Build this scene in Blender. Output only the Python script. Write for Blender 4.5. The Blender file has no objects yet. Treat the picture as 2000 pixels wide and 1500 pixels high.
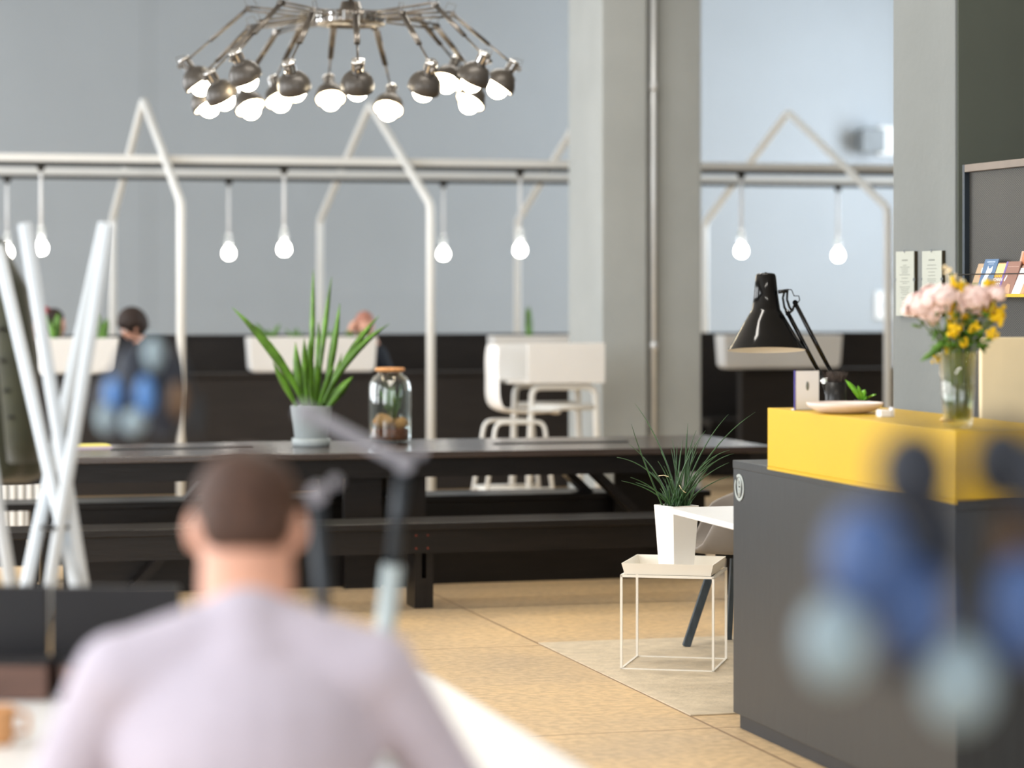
import bpy, bmesh, math, random
from mathutils import Vector, Matrix, Euler
PI = math.pi
random.seed(7)
C = bpy.context.scene.collection
sc = bpy.context.scene

# ------------------------------------------------------------------ camera
# the room is laid out along x (across) and y (into the room); the camera stands at the origin, 1.6 m up, turned 15 degrees
F = 5200.0; HZ = 568.0; H = 1.6; CS = math.cos(math.radians(15)); SN = math.sin(math.radians(15))
cam = bpy.data.cameras.new('camera'); co = bpy.data.objects.new('camera', cam); C.objects.link(co)
co.location = (0, 0, H); co.rotation_euler = (PI/2, 0, -math.radians(15))
cam.sensor_width = 36; cam.lens = 36*F/2000; cam.shift_y = -(750-HZ)/2000
cam.clip_start = .05; cam.clip_end = 100
cam.dof.use_dof = True; cam.dof.focus_distance = 10.8; cam.dof.aperture_fstop = 1.62
sc.camera = co
# ------------------------------------------------------------------ world, light, exposure
w = bpy.data.worlds.new('world'); sc.world = w; w.use_nodes = True
bg = w.node_tree.nodes['Background']; bg.inputs[0].default_value = (.80, .90, 1, 1); bg.inputs[1].default_value = 1.0
sc.view_settings.view_transform = 'Standard'; sc.view_settings.look = 'None'
sc.view_settings.gamma = 1; sc.view_settings.use_curve_mapping = False
sc.view_settings.exposure = 0.08
def area(name, loc, aim, sx, sy, power, col=(1, 1, 1)):
    l = bpy.data.lights.new(name, 'AREA'); l.shape = 'RECTANGLE'; l.size = sx; l.size_y = sy
    l.energy = power; l.color = col
    o = bpy.data.objects.new(name, l); C.objects.link(o); o.location = loc
    d = Vector(aim)-Vector(loc); o.rotation_euler = d.to_track_quat('-Z', 'Y').to_euler()
    return o
WIN_LEFT = [(1.0, 4.5), (6.0, 9.5), (11.0, 14.5), (16.0, 19.5), (21.0, 25.5)]
for a, b in WIN_LEFT:                                  # daylight entering the windows of the left wall
    P_ = 220 if a < 5 else 270 if a < 10 else 250 if a < 15 else 320
    area('window_daylight', (-3.35, (a+b)/2, 2.5), (4, (a+b)/2+.6, 1.0), 3.2, b-a-.2, P_, (.97, .985, 1))
area('right_window_daylight', (13.2, 23.5, 2.9), (7, 24.5, 2), 3.2, 4.2, 500, (.84, .92, 1))
area('shopfront_daylight', (4, -5.3, 2.4), (4, 8, 1.2), 9, 3.4, 330, (.95, .97, 1))

CEIL_FILL = [(2.2, 5.0, 40, 'long white ceiling lamp over the person in the lilac shirt'), (2.6, 9.0, 62, 'long white ceiling lamp over the reception counter'),
        (3.2, 12.2, 80, 'long white ceiling lamp just before the long dark table'), (4.2, 16.2, 66, 'long white ceiling lamp between the long table and the booths')]
for x_, y_, p_, l_ in CEIL_FILL: area('ceiling_lamp_light', (x_, y_, 4.70), (x_, y_, 0), 2.4, .3, p_, (1, .95, .87))  # fill light added above the view to brighten pillar fronts and floor

# ------------------------------------------------------------------ point helpers
def room(X, D, z=0.0): return Vector((X*CS+D*SN, -X*SN+D*CS, z))
def Q(px, py, D): return room((px-1000)*D/F, D, H-(py-HZ)*D/F)
def PD(px, D, z): return room((px-1000)*D/F, D, z)
def G(px, py, z=0.0):
    D = (H-z)*F/(py-HZ); return room((px-1000)*D/F, D, z)
def UV(px, v, z=0.0):                                   # point seen at column px lying on the line y = v
    t = (px-1000)/F; D = v/(CS-t*SN); return Vector((D*(t*CS+SN), v, z))
def VU(px, u, z=0.0):                                   # point seen at column px lying on the plane x = u
    t = (px-1000)/F; D = u/(t*CS+SN); return Vector((u, D*(CS-t*SN), z))

# ------------------------------------------------------------------ materials
def srgb(r, g, b):
    f = lambda c: (c/255/12.92) if c/255 <= .04045 else ((c/255+.055)/1.055)**2.4
    return (f(r), f(g), f(b))
def mat(name, col, rough=.5, metal=0, noise=.0, nscale=8, bump=0, bscale=60, spec=.5, emit=None, estr=0, trans=0, ior=1.45, sheen=0, stretch=None, coat=0):
    m = bpy.data.materials.new(name); m.use_nodes = True
    nt = m.node_tree; n = nt.nodes; L = nt.links; p = n['Principled BSDF']
    p.inputs['Base Color'].default_value = (*col, 1); p.inputs['Roughness'].default_value = rough
    p.inputs['Metallic'].default_value = metal; p.inputs['Specular IOR Level'].default_value = spec
    p.inputs['IOR'].default_value = ior; p.inputs['Transmission Weight'].default_value = trans
    p.inputs['Sheen Weight'].default_value = sheen; p.inputs['Coat Weight'].default_value = coat
    tc = n.new('ShaderNodeTexCoord'); src = tc.outputs['Object']
    if stretch:
        mp = n.new('ShaderNodeMapping'); mp.inputs['Scale'].default_value = stretch
        L.new(src, mp.inputs['Vector']); src = mp.outputs['Vector']
    if noise:
        nz = n.new('ShaderNodeTexNoise'); nz.inputs['Scale'].default_value = nscale; nz.inputs['Detail'].default_value = 5
        L.new(src, nz.inputs['Vector'])
        r = n.new('ShaderNodeValToRGB')
        r.color_ramp.elements[0].position = .3; r.color_ramp.elements[1].position = .7
        r.color_ramp.elements[0].color = (*[c*(1-noise) for c in col], 1)
        r.color_ramp.elements[1].color = (*[min(1, c*(1+noise)) for c in col], 1)
        L.new(nz.outputs['Fac'], r.inputs['Fac']); L.new(r.outputs['Color'], p.inputs['Base Color'])
    if bump:
        nb = n.new('ShaderNodeTexNoise'); nb.inputs['Scale'].default_value = bscale; nb.inputs['Detail'].default_value = 3
        L.new(src, nb.inputs['Vector'])
        b = n.new('ShaderNodeBump'); b.inputs['Strength'].default_value = bump; b.inputs['Distance'].default_value = .01
        L.new(nb.outputs['Fac'], b.inputs['Height']); L.new(b.outputs['Normal'], p.inputs['Normal'])
    if emit:
        p.inputs['Emission Color'].default_value = (*emit, 1); p.inputs['Emission Strength'].default_value = estr
    return m
M = {}
M['wall'] = mat('grey_wall_paint', srgb(168, 175, 181), .8, noise=.02, nscale=1.5)
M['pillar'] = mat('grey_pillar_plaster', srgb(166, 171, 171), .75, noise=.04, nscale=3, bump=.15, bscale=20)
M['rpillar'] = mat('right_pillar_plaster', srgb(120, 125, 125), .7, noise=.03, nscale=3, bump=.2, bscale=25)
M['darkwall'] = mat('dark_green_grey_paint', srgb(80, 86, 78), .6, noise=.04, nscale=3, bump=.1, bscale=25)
M['ceiling'] = mat('ceiling_paint', srgb(205, 205, 202), .9, noise=.02)
M['white'] = mat('white_powder_coat', srgb(230, 232, 232), .4, noise=.015, nscale=5)
M['whitemetal'] = mat('white_frame_metal', srgb(230, 232, 231), .35, noise=.015, nscale=5)
M['lacquer'] = mat('white_lacquer', srgb(232, 232, 231), .3, noise=.01, nscale=4)
M['trackblack'] = mat('black_track', srgb(28, 27, 22), .5, noise=.1)
M['panel'] = mat('dark_stained_panel', srgb(33, 28, 26), .6, noise=.25, nscale=3, stretch=(1, 1, 6), bump=.1, bscale=20)
M['darkwood'] = mat('dark_stained_wood', srgb(21, 17, 15), .36, noise=.3, nscale=4, stretch=(1, 12, 12), bump=.12, bscale=8, spec=.35)
M['topwood'] = mat('glossy_dark_table_top', srgb(54, 42, 36), .2, noise=.25, nscale=4, stretch=(1, 12, 12), bump=.05, bscale=6, spec=1.0)
M['counter'] = mat('charcoal_counter_board', srgb(44, 48, 51), .4, noise=.12, nscale=9, stretch=(8, 8, .7), bump=.05, bscale=30)
M['plinth'] = mat('black_plinth', srgb(38, 40, 44), .5, noise=.1)
M['yellow'] = mat('yellow_lacquer', srgb(212, 172, 6), .42, noise=.015, nscale=3)
M['blacksatin'] = mat('black_satin', srgb(20, 20, 21), .35, noise=.1)
M['blackgloss'] = mat('black_gloss_enamel', srgb(6, 6, 7), .1, noise=.05, spec=.45)
M['chrome'] = mat('chrome', (.72, .72, .72), .12, 1, noise=.03)
M['bronze'] = mat('dark_polished_metal', (.16, .145, .13), .28, .9, noise=.1)
M['shadegrey'] = mat('gunmetal_lamp_shade', srgb(74, 70, 66), .36, .35, noise=.05)
M['shadein'] = mat('white_shade_lining', srgb(240, 236, 226), .5, noise=.01)
M['glow'] = mat('glowing_opal_globe', (1, .93, .8), .4, emit=(1, .86, .62), estr=26)
M['bulbglow'] = mat('glowing_bulb', (1, .97, .9), .4, emit=(1, .95, .86), estr=16)
M['bulbglass'] = mat('clear_bulb_socket', (.9, .92, .92), .08, spec=.8, trans=.75, ior=1.3)
M['cord'] = mat('white_cord', srgb(232, 234, 236), .6, noise=.02)
M['pipe'] = mat('zinc_pipe', (.80, .83, .86), .35, .35, noise=.04)
M['leaf'] = mat('snake_plant_leaf', srgb(84, 126, 38), .4, noise=.5, nscale=14, stretch=(1, 1, .6))
M['leafgrass'] = mat('thin_grass_leaf', srgb(50, 84, 46), .42, noise=.3, nscale=20)
M['leafbright'] = mat('bright_green_leaf', srgb(120, 190, 50), .4, noise=.3, nscale=20)
M['soil'] = mat('potting_soil', srgb(48, 36, 28), .95, noise=.4, nscale=40, bump=.6, bscale=90)
M['potgrey'] = mat('pale_grey_pot', srgb(150, 158, 160), .45, noise=.03)
M['potwhite'] = mat('white_faceted_pot', srgb(244, 242, 238), .35, noise=.01)
M['traym'] = mat('tray_powder_coat', srgb(232, 226, 214), .45, noise=.015)
M['glass'] = mat('clear_glass', (.95, .98, .97), .02, trans=1, ior=1.45)
M['water'] = mat('water', (.85, .9, .8), .02, trans=1, ior=1.33)
M['cork'] = mat('cork', srgb(205, 150, 100), .8, noise=.25, nscale=60, bump=.3, bscale=120)
M['stone'] = mat('tan_stone', srgb(178, 132, 82), .8, noise=.3, nscale=30, bump=.4, bscale=60)
M['moss'] = mat('brown_earth', srgb(104, 60, 36), .95, noise=.4, nscale=50, bump=.5, bscale=90)
M['chairgrey'] = mat('warm_grey_shell', srgb(128, 120, 112), .5, noise=.04)
M['chairleg'] = mat('blue_grey_wood', srgb(62, 72, 80), .5, noise=.2, nscale=10, stretch=(6, 6, 1))
M['rackmetal'] = mat('dark_blue_steel', srgb(52, 60, 68), .35, .5, noise=.06)
M['racktop'] = mat('brown_grey_steel', srgb(118, 108, 100), .4, .3, noise=.05)
M['cream'] = mat('cream_panel', srgb(248, 230, 190), .6, noise=.03)
M['paper'] = mat('pale_paper', srgb(176, 181, 173), .6, noise=.015)
M['clipgold'] = mat('dark_olive_clip_edge', srgb(52, 44, 24), .5, noise=.1)
M['ink'] = mat('grey_ink', srgb(128, 132, 126), .7, noise=.05)
M['coat'] = mat('olive_coat_cloth', srgb(46, 47, 28), .85, noise=.25, nscale=14, bump=.4, bscale=260, sheen=.3)
M['button'] = mat('black_button', srgb(24, 24, 18), .4, noise=.1)
M['pole'] = mat('pale_painted_pole', srgb(205, 212, 218), .5, noise=.02)
M['shirt'] = mat('pale_lilac_shirt', srgb(194, 186, 200), .85, noise=.05, nscale=8, bump=.3, bscale=14, sheen=.2)
M['skin'] = mat('skin', srgb(220, 166, 142), .55, noise=.06, nscale=12)
M['hairbrown'] = mat('brown_hair', srgb(72, 48, 36), .6, noise=.35, nscale=50, bump=.6, bscale=150)
M['hairdark'] = mat('dark_hair', srgb(48, 34, 28), .6, noise=.35, nscale=50, bump=.6, bscale=150)
M['hairpink'] = mat('short_sandy_hair', srgb(182, 124, 106), .6, noise=.2, nscale=50, bump=.5, bscale=150)
M['navy'] = mat('dark_navy_cloth', srgb(40, 46, 56), .85, noise=.15, nscale=14, bump=.3, bscale=60)
M['jeans'] = mat('dark_jeans', srgb(44, 52, 72), .85, noise=.15, nscale=30, bump=.3, bscale=200)
M['shoe'] = mat('black_shoe', srgb(26, 25, 25), .5, noise=.1)
M['redfabric'] = mat('red_fabric', srgb(150, 30, 36), .8, noise=.2, nscale=30)
M['eye'] = mat('eye_white', srgb(235, 232, 228), .2, noise=.02)
M['laptop'] = mat('black_laptop', srgb(30, 29, 32), .4, noise=.08)
M['lampgrey'] = mat('grey_lamp_arm', srgb(150, 150, 158), .35, .3, noise=.04)
M['lampdark'] = mat('dark_lamp_post', srgb(44, 50, 56), .4, .3, noise=.06)
M['palegrey'] = mat('pale_grey_sleeve', srgb(180, 192, 194), .4, noise=.03)
M['bluebottle'] = mat('blue_enamel_bottle', srgb(88, 140, 206), .35, noise=.12, nscale=20)
M['slatebottle'] = mat('slate_blue_bottle', srgb(70, 98, 150), .4, noise=.12, nscale=20)
M['greybottle'] = mat('pale_grey_stoneware', srgb(146, 166, 176), .5, noise=.1, nscale=25)
M['brownleather'] = mat('brown_leather', srgb(104, 78, 52), .6, noise=.2, nscale=30)
M['darkcradle'] = mat('dark_slate_cradle', srgb(38, 44, 56), .6, noise=.15, nscale=25)
M['petal'] = mat('pale_pink_petal', srgb(252, 220, 214), .5, noise=.10, nscale=30, sheen=.2)
M['goldflower'] = mat('yellow_blossom', srgb(240, 196, 8), .6, noise=.2, nscale=60)
M['stem'] = mat('green_stem', srgb(92, 112, 40), .5, noise=.25, nscale=30)
M['brass'] = mat('brass', (.72, .52, .24), .3, .9, noise=.1)
M['bristle'] = mat('brown_bristles', srgb(62, 52, 46), .8, noise=.4, nscale=80)
M['dish'] = mat('pale_pink_ceramic', srgb(240, 222, 212), .35, noise=.02)
M['card'] = mat('white_card', srgb(244, 244, 248), .5, noise=.01)
M['violet'] = mat('violet_edge', srgb(70, 60, 150), .5, noise=.05)
M['emblem'] = mat('pale_grey_print', srgb(168, 176, 174), .5, noise=.04)
M['speaker'] = mat('grey_speaker', srgb(128, 134, 138), .6, noise=.08)
M['copper'] = mat('rusty_bolt', srgb(110, 50, 36), .5, .4, noise=.2)
M['yellowpaper'] = mat('pale_yellow_paper', srgb(232, 222, 120), .6, noise=.06)
M['pinkpaper'] = mat('lilac_paper', srgb(196, 182, 200), .6, noise=.06)
M['screenblue'] = mat('dark_display', srgb(70, 84, 130), .3, noise=.1)
M['brownwood'] = mat('reddish_brown_wood', srgb(98, 72, 62), .5, noise=.25, nscale=8, stretch=(1, 8, 8))

def thin_glass(name, tint, refl=1.0):
    m = bpy.data.materials.new(name); m.use_nodes = True; nt = m.node_tree; n = nt.nodes; L = nt.links; n.clear()
    out = n.new('ShaderNodeOutputMaterial'); tr = n.new('ShaderNodeBsdfTransparent'); tr.inputs[0].default_value = (*tint, 1)
    gl = n.new('ShaderNodeBsdfGlossy'); gl.inputs['Roughness'].default_value = .03; gl.inputs[0].default_value = (refl, refl, refl, 1)
    lw = n.new('ShaderNodeLayerWeight'); lw.inputs[0].default_value = .5; pw = n.new('ShaderNodeMath'); pw.operation = 'POWER'; pw.inputs[1].default_value = 3.0; L.new(lw.outputs['Facing'], pw.inputs[0])
    fr = n.new('ShaderNodeMath'); fr.operation = 'MULTIPLY_ADD'; fr.inputs[1].default_value = .85; fr.inputs[2].default_value = .06; L.new(pw.outputs[0], fr.inputs[0]); nz = n.new('ShaderNodeTexNoise'); nz.inputs['Scale'].default_value = 12
    b = n.new('ShaderNodeBump'); b.inputs['Strength'].default_value = .08; L.new(nz.outputs['Fac'], b.inputs['Height']); L.new(b.outputs['Normal'], gl.inputs['Normal'])
    mx = n.new('ShaderNodeMixShader'); L.new(fr.outputs[0], mx.inputs[0]); L.new(tr.outputs[0], mx.inputs[1]); L.new(gl.outputs[0], mx.inputs[2]); L.new(mx.outputs[0], out.inputs[0]); return m
M['glass'] = thin_glass('clear_thin_glass', (.93, .965, .96)); M['water'] = thin_glass('vase_water', (.82, .85, .74))
def floor_mat():
    m = mat('polished_concrete', srgb(205, 176, 136), .42, spec=.4)
    nt = m.node_tree; n = nt.nodes; L = nt.links; p = n['Principled BSDF']
    tc = n.new('ShaderNodeTexCoord')
    n1 = n.new('ShaderNodeTexNoise'); n1.inputs['Scale'].default_value = .55; n1.inputs['Detail'].default_value = 8; n1.inputs['Roughness'].default_value = .6
    n2 = n.new('ShaderNodeTexNoise'); n2.inputs['Scale'].default_value = 26; n2.inputs['Detail'].default_value = 6
    r = n.new('ShaderNodeValToRGB'); e = r.color_ramp.elements
    e[0].position = .34; e[0].color = (*srgb(190, 166, 134), 1); e[1].position = .68; e[1].color = (*srgb(226, 192, 142), 1)
    r2 = n.new('ShaderNodeValToRGB'); r2.color_ramp.elements[0].position = .36; r2.color_ramp.elements[0].color = (.80, .79, .77, 1)
    r2.color_ramp.elements[1].position = .62; r2.color_ramp.elements[1].color = (1.04, 1.03, 1.0, 1)
    mx = n.new('ShaderNodeMix'); mx.data_type = 'RGBA'; mx.blend_type = 'MULTIPLY'; mx.inputs[0].default_value = 1
    L.new(tc.outputs['Object'], n1.inputs['Vector']); L.new(tc.outputs['Object'], n2.inputs['Vector'])
    L.new(n1.outputs['Fac'], r.inputs['Fac']); L.new(n2.outputs['Fac'], r2.inputs['Fac'])
    L.new(r.outputs['Color'], mx.inputs[6]); L.new(r2.outputs['Color'], mx.inputs[7])
    # sawn joints across the slab every 2.4 m
    sep = n.new('ShaderNodeSeparateXYZ'); L.new(tc.outputs['Object'], sep.inputs[0])
    def joint(axis, period, off):
        a = n.new('ShaderNodeMath'); a.operation = 'ADD'; a.inputs[1].default_value = off; L.new(sep.outputs[axis], a.inputs[0])
        b = n.new('ShaderNodeMath'); b.operation = 'PINGPONG'; b.inputs[1].default_value = period/2; L.new(a.outputs[0], b.inputs[0])
        c = n.new('ShaderNodeMath'); c.operation = 'LESS_THAN'; c.inputs[1].default_value = .006; L.new(b.outputs[0], c.inputs[0]); return c
    j1 = joint(1, 2.35, -9.22); j2 = joint(0, 7.0, -3.24)
    mxx = n.new('ShaderNodeMath'); mxx.operation = 'MAXIMUM'; L.new(j1.outputs[0], mxx.inputs[0]); L.new(j2.outputs[0], mxx.inputs[1])
    m2 = n.new('ShaderNodeMix'); m2.data_type = 'RGBA'; L.new(mxx.outputs[0], m2.inputs[0]); L.new(mx.outputs[2], m2.inputs[6]); m2.inputs[7].default_value = (*srgb(140, 112, 84), 1)
    L.new(m2.outputs[2], p.inputs['Base Color'])
    b = n.new('ShaderNodeBump'); b.inputs['Strength'].default_value = .12; b.inputs['Distance'].default_value = .004
    L.new(n2.outputs['Fac'], b.inputs['Height']); L.new(b.outputs['Normal'], p.inputs['Normal'])
    return m
M['floor'] = floor_mat()
M['mat'] = mat('grey_beige_floor_mat', srgb(196, 180, 154), .5, noise=.14, nscale=14, bump=.25, bscale=60)

def mesh_metal():
    m = mat('expanded_metal_sheet', srgb(30, 31, 32), .5)
    nt = m.node_tree; n = nt.nodes; L = nt.links; p = n['Principled BSDF']
    tc = n.new('ShaderNodeTexCoord'); sep = n.new('ShaderNodeSeparateXYZ'); L.new(tc.outputs['Object'], sep.inputs[0])
    def mul(s, k):
        a = n.new('ShaderNodeMath'); a.operation = 'MULTIPLY'; a.inputs[1].default_value = k; L.new(s, a.inputs[0]); return a.outputs[0]
    y = mul(sep.outputs[1], 1/.021); z = mul(sep.outputs[2], 1/.0105)
    outs = []
    for op in ('ADD', 'SUBTRACT'):
        a = n.new('ShaderNodeMath'); a.operation = op; L.new(y, a.inputs[0]); L.new(z, a.inputs[1])
        f = n.new('ShaderNodeMath'); f.operation = 'PINGPONG'; f.inputs[1].default_value = .5; L.new(a.outputs[0], f.inputs[0])
        c = n.new('ShaderNodeMath'); c.operation = 'LESS_THAN'; c.inputs[1].default_value = .10; L.new(f.outputs[0], c.inputs[0]); outs.append(c.outputs[0])
    mxx = n.new('ShaderNodeMath'); mxx.operation = 'MAXIMUM'; L.new(outs[0], mxx.inputs[0]); L.new(outs[1], mxx.inputs[1])
    mx = n.new('ShaderNodeMix'); mx.data_type = 'RGBA'; L.new(mxx.outputs[0], mx.inputs[0])
    mx.inputs[6].default_value = (*srgb(26, 27, 28), 1); mx.inputs[7].default_value = (*srgb(88, 86, 80), 1)
    L.new(mx.outputs[2], p.inputs['Base Color']); return m
M['meshmetal'] = mesh_metal()

# ------------------------------------------------------------------ mesh builder
class MB:
    def __init__(s): s.bm = bmesh.new()
    def _smooth(s, n0):
        s.bm.faces.ensure_lookup_table()
        for f in s.bm.faces[n0:]: f.smooth = True
    def box(s, a, b, mx=None):
        a = Vector(a); b = Vector(b); c = (a+b)/2; d = b-a
        m = Matrix.Translation(c) @ Matrix.Diagonal((abs(d.x), abs(d.y), abs(d.z), 1))
        if mx is not None: m = mx @ m
        bmesh.ops.create_cube(s.bm, size=1, matrix=m); return s
    def beam(s, p, q, w, h, up=(0, 0, 1)):               # rectangular bar from p to q
        p = Vector(p); q = Vector(q); d = q-p; z = d.normalized(); up = Vector(up)
        if abs(z.dot(up)) > .98: up = Vector((0, 1, 0))
        x = up.cross(z).normalized(); y = z.cross(x)
        m = Matrix((x, y, z)).transposed().to_4x4(); m.translation = (p+q)/2
        bmesh.ops.create_cube(s.bm, size=1, matrix=m @ Matrix.Diagonal((w, h, d.length, 1))); return s
    def tube(s, pts, rad, seg=10, closed=False, caps=True):
        pts = [Vector(p) for p in pts]; n = len(pts)
        if not isinstance(rad, (list, tuple)): rad = [rad]*n
        n0 = len(s.bm.faces); rings = []
        prev = None
        for i, p in enumerate(pts):
            if closed: t = pts[(i+1) % n]-pts[i-1]
            elif i == 0: t = pts[1]-pts[0]
            elif i == n-1: t = pts[-1]-pts[-2]
            else: t = (pts[i+1]-p).normalized()+(p-pts[i-1]).normalized()
            t.normalize()
            if prev is None:
                a = Vector((0, 0, 1)) if abs(t.z) < .9 else Vector((1, 0, 0))
                x = t.cross(a).normalized()
            else:
                x = (prev-t*prev.dot(t)).normalized()
            prev = x; y = t.cross(x)
            rings.append([s.bm.verts.new(p+x*(rad[i]*math.cos(2*PI*k/seg))+y*(rad[i]*math.sin(2*PI*k/seg))) for k in range(seg)])
        for i in range(n if closed else n-1):
            A = rings[i]; B = rings[(i+1) % n]
            for k in range(seg): s.bm.faces.new((A[k], A[(k+1) % seg], B[(k+1) % seg], B[k]))
        s._smooth(n0)
        if caps and not closed: s.bm.faces.new(rings[0][::-1]); s.bm.faces.new(rings[-1])
        return s
    def lathe(s, prof, seg=32, mx=None, sx=1, sy=1, closed=False):
        n0 = len(s.bm.faces); rings = []; new = []
        for r, z in prof:
            if r < 1e-6: v = s.bm.verts.new((0, 0, z)); rings.append([v]); new.append(v)
            else:
                R = [s.bm.verts.new((r*sx*math.cos(2*PI*k/seg), r*sy*math.sin(2*PI*k/seg), z)) for k in range(seg)]
                rings.append(R); new += R
        pairs = list(zip(rings, rings[1:]))
        if closed: pairs.append((rings[-1], rings[0]))
        for A, B in pairs:
            for k in range(seg):
                k2 = (k+1) % seg
                if len(A) == 1 and len(B) == 1: continue
                if len(A) == 1: s.bm.faces.new((A[0], B[k2], B[k]))
                elif len(B) == 1: s.bm.faces.new((A[k], A[k2], B[0]))
                else: s.bm.faces.new((A[k], A[k2], B[k2], B[k]))
        s._smooth(n0)
        if mx is not None: bmesh.ops.transform(s.bm, matrix=mx, verts=new)
        return s
    def ball(s, c, r, seg=16, mx=None):
        if not isinstance(r, (list, tuple)): r = (r, r, r)
        n0 = len(s.bm.faces)
        m = Matrix.Translation(Vector(c))
        if mx is not None: m = m @ mx
        m = m @ Matrix.Diagonal((*r, 1))
        bmesh.ops.create_uvsphere(s.bm, u_segments=seg, v_segments=max(6, seg//2), radius=1, matrix=m)
        s._smooth(n0); return s
    def prism(s, pts, d, mx=None):                        # polygon pts (3d) extruded by vector d
        d = Vector(d); A = [s.bm.verts.new(Vector(p)) for p in pts]; B = [s.bm.verts.new(Vector(p)+d) for p in pts]
        n = len(A); s.bm.faces.new(A[::-1]); s.bm.faces.new(B)
        for i in range(n): s.bm.faces.new((A[i], A[(i+1) % n], B[(i+1) % n], B[i]))
        if mx is not None: bmesh.ops.transform(s.bm, matrix=mx, verts=A+B)
        return s
    def blade(s, pts, widths, side, thick=.002):           # leaf along pts; side = direction of its width
        n0 = len(s.bm.faces); side = Vector(side).normalized(); rows = []
        pts = [Vector(p) for p in pts]
        for i, p in enumerate(pts):
            t = (pts[min(i+1, len(pts)-1)]-pts[max(i-1, 0)]).normalized()
            x = (side-t*side.dot(t)).normalized(); nrm = x.cross(t); w_ = widths[i]/2
            rows.append([s.bm.verts.new(q) for q in (p-x*w_, p+nrm*(w_*.35+thick), p+x*w_, p+nrm*(w_*.35))])
        for A, B in zip(rows, rows[1:]):
            for k in range(4): s.bm.faces.new((A[k], A[(k+1) % 4], B[(k+1) % 4], B[k]))
        s.bm.faces.new(rows[0][::-1]); s.bm.faces.new(rows[-1]); s._smooth(n0); return s
    def build(s, name, material, parent=None, loc=None, rotz=0, bevel=0, origin=None, label=None, solid=0, sub=0, remesh=0, smooth=0):
        if origin is not None:
            bmesh.ops.translate(s.bm, vec=-Vector(origin), verts=s.bm.verts)
            if loc is None and parent is None: loc = origin
        bmesh.ops.recalc_face_normals(s.bm, faces=s.bm.faces)
        me = bpy.data.meshes.new(name); s.bm.to_mesh(me); s.bm.free()
        me.materials.append(material)
        o = bpy.data.objects.new(name, me); C.objects.link(o)
        if parent: o.parent = parent
        if loc is not None: o.location = loc
        if rotz: o.rotation_euler = (0, 0, rotz)
        if remesh:
            r = o.modifiers.new('remesh', 'REMESH'); r.mode = 'VOXEL'; r.voxel_size = remesh; r.use_smooth_shade = True
        if smooth:
            q = o.modifiers.new('smooth', 'SMOOTH'); q.factor = .6; q.iterations = smooth
        if solid:
            q = o.modifiers.new('solid', 'SOLIDIFY'); q.thickness = solid; q.offset = 0
        if sub:
            q = o.modifiers.new('subsurf', 'SUBSURF'); q.levels = sub; q.render_levels = sub
        if bevel:
            b = o.modifiers.new('bevel', 'BEVEL'); b.width = bevel; b.segments = 2; b.limit_method = 'ANGLE'
        if label: o['label'] = label
        return o
def thing(name, label, cat, loc=(0, 0, 0), rotz=0, group=None):
    o = bpy.data.objects.new(name, None); C.objects.link(o); o.empty_display_size = .1
    o.location = loc; o.rotation_euler = (0, 0, rotz); tag(o, label, cat, group); return o
def tag(o, label, cat, group=None, kind=None):
    o['label'] = label; o['category'] = cat
    if group: o['group'] = group
    if kind: o['kind'] = kind
    return o
def struct(name, mb, m, **k):
    o = mb.build(name, m, **k); o['kind'] = 'structure'; return o
def dup(root, loc, label, rotz=None, group=None, skip=()):
    r = root.copy(); C.objects.link(r); r.location = loc; r['label'] = label
    if rotz is not None: r.rotation_euler = (0, 0, rotz)
    if group: r['group'] = group
    def kids(src, dst):
        for ch in list(src.children):
            if ch.name.split('.')[0] in skip: continue
            c = ch.copy(); C.objects.link(c); c.parent = dst; kids(ch, c)
    kids(root, r); return r
def axis_mx(p, z):                                         # frame at p whose local z points along z
    z = Vector(z).normalized(); m = z.to_track_quat('Z', 'Y').to_matrix().to_4x4(); m.translation = Vector(p); return m
def arc(pts, n=6):                                         # round a polyline's corners
    pts = [Vector(p) for p in pts]; out = [pts[0]]
    for i in range(1, len(pts)-1):
        a, b, c = pts[i-1], pts[i], pts[i+1]
        r = min((b-a).length, (c-b).length)*.35
        p = b+(a-b).normalized()*r; q = b+(c-b).normalized()*r
        for k in range(n+1):
            t = k/n; out.append(p*(1-t)**2+b*2*t*(1-t)+q*t*t)
    out.append(pts[-1]); return out
def arcr(pts, r, n=6):
    pts = [Vector(p) for p in pts]; out = [pts[0]]
    for i in range(1, len(pts)-1):
        a, b, c = pts[i-1], pts[i], pts[i+1]
        p = b+(a-b).normalized()*r; q = b+(c-b).normalized()*r
        for k in range(n+1):
            t = k/n; out.append(p*(1-t)**2+b*2*t*(1-t)+q*t*t)
    out.append(pts[-1]); return out
def text_mesh(name, body, size, mx, m, parent, thick=.0005, align='CENTER'):
    cu = bpy.data.curves.new(name, 'FONT'); cu.body = body; cu.size = size; cu.align_x = align; cu.extrude = thick
    t = bpy.data.objects.new(name, cu); C.objects.link(t)
    dg = bpy.context.evaluated_depsgraph_get(); me = bpy.data.meshes.new_from_object(t.evaluated_get(dg))
    bpy.data.objects.remove(t); me.transform(mx); me.materials.clear(); me.materials.append(m)
    o = bpy.data.objects.new(name, me); C.objects.link(o); o.parent = parent; return o

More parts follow.
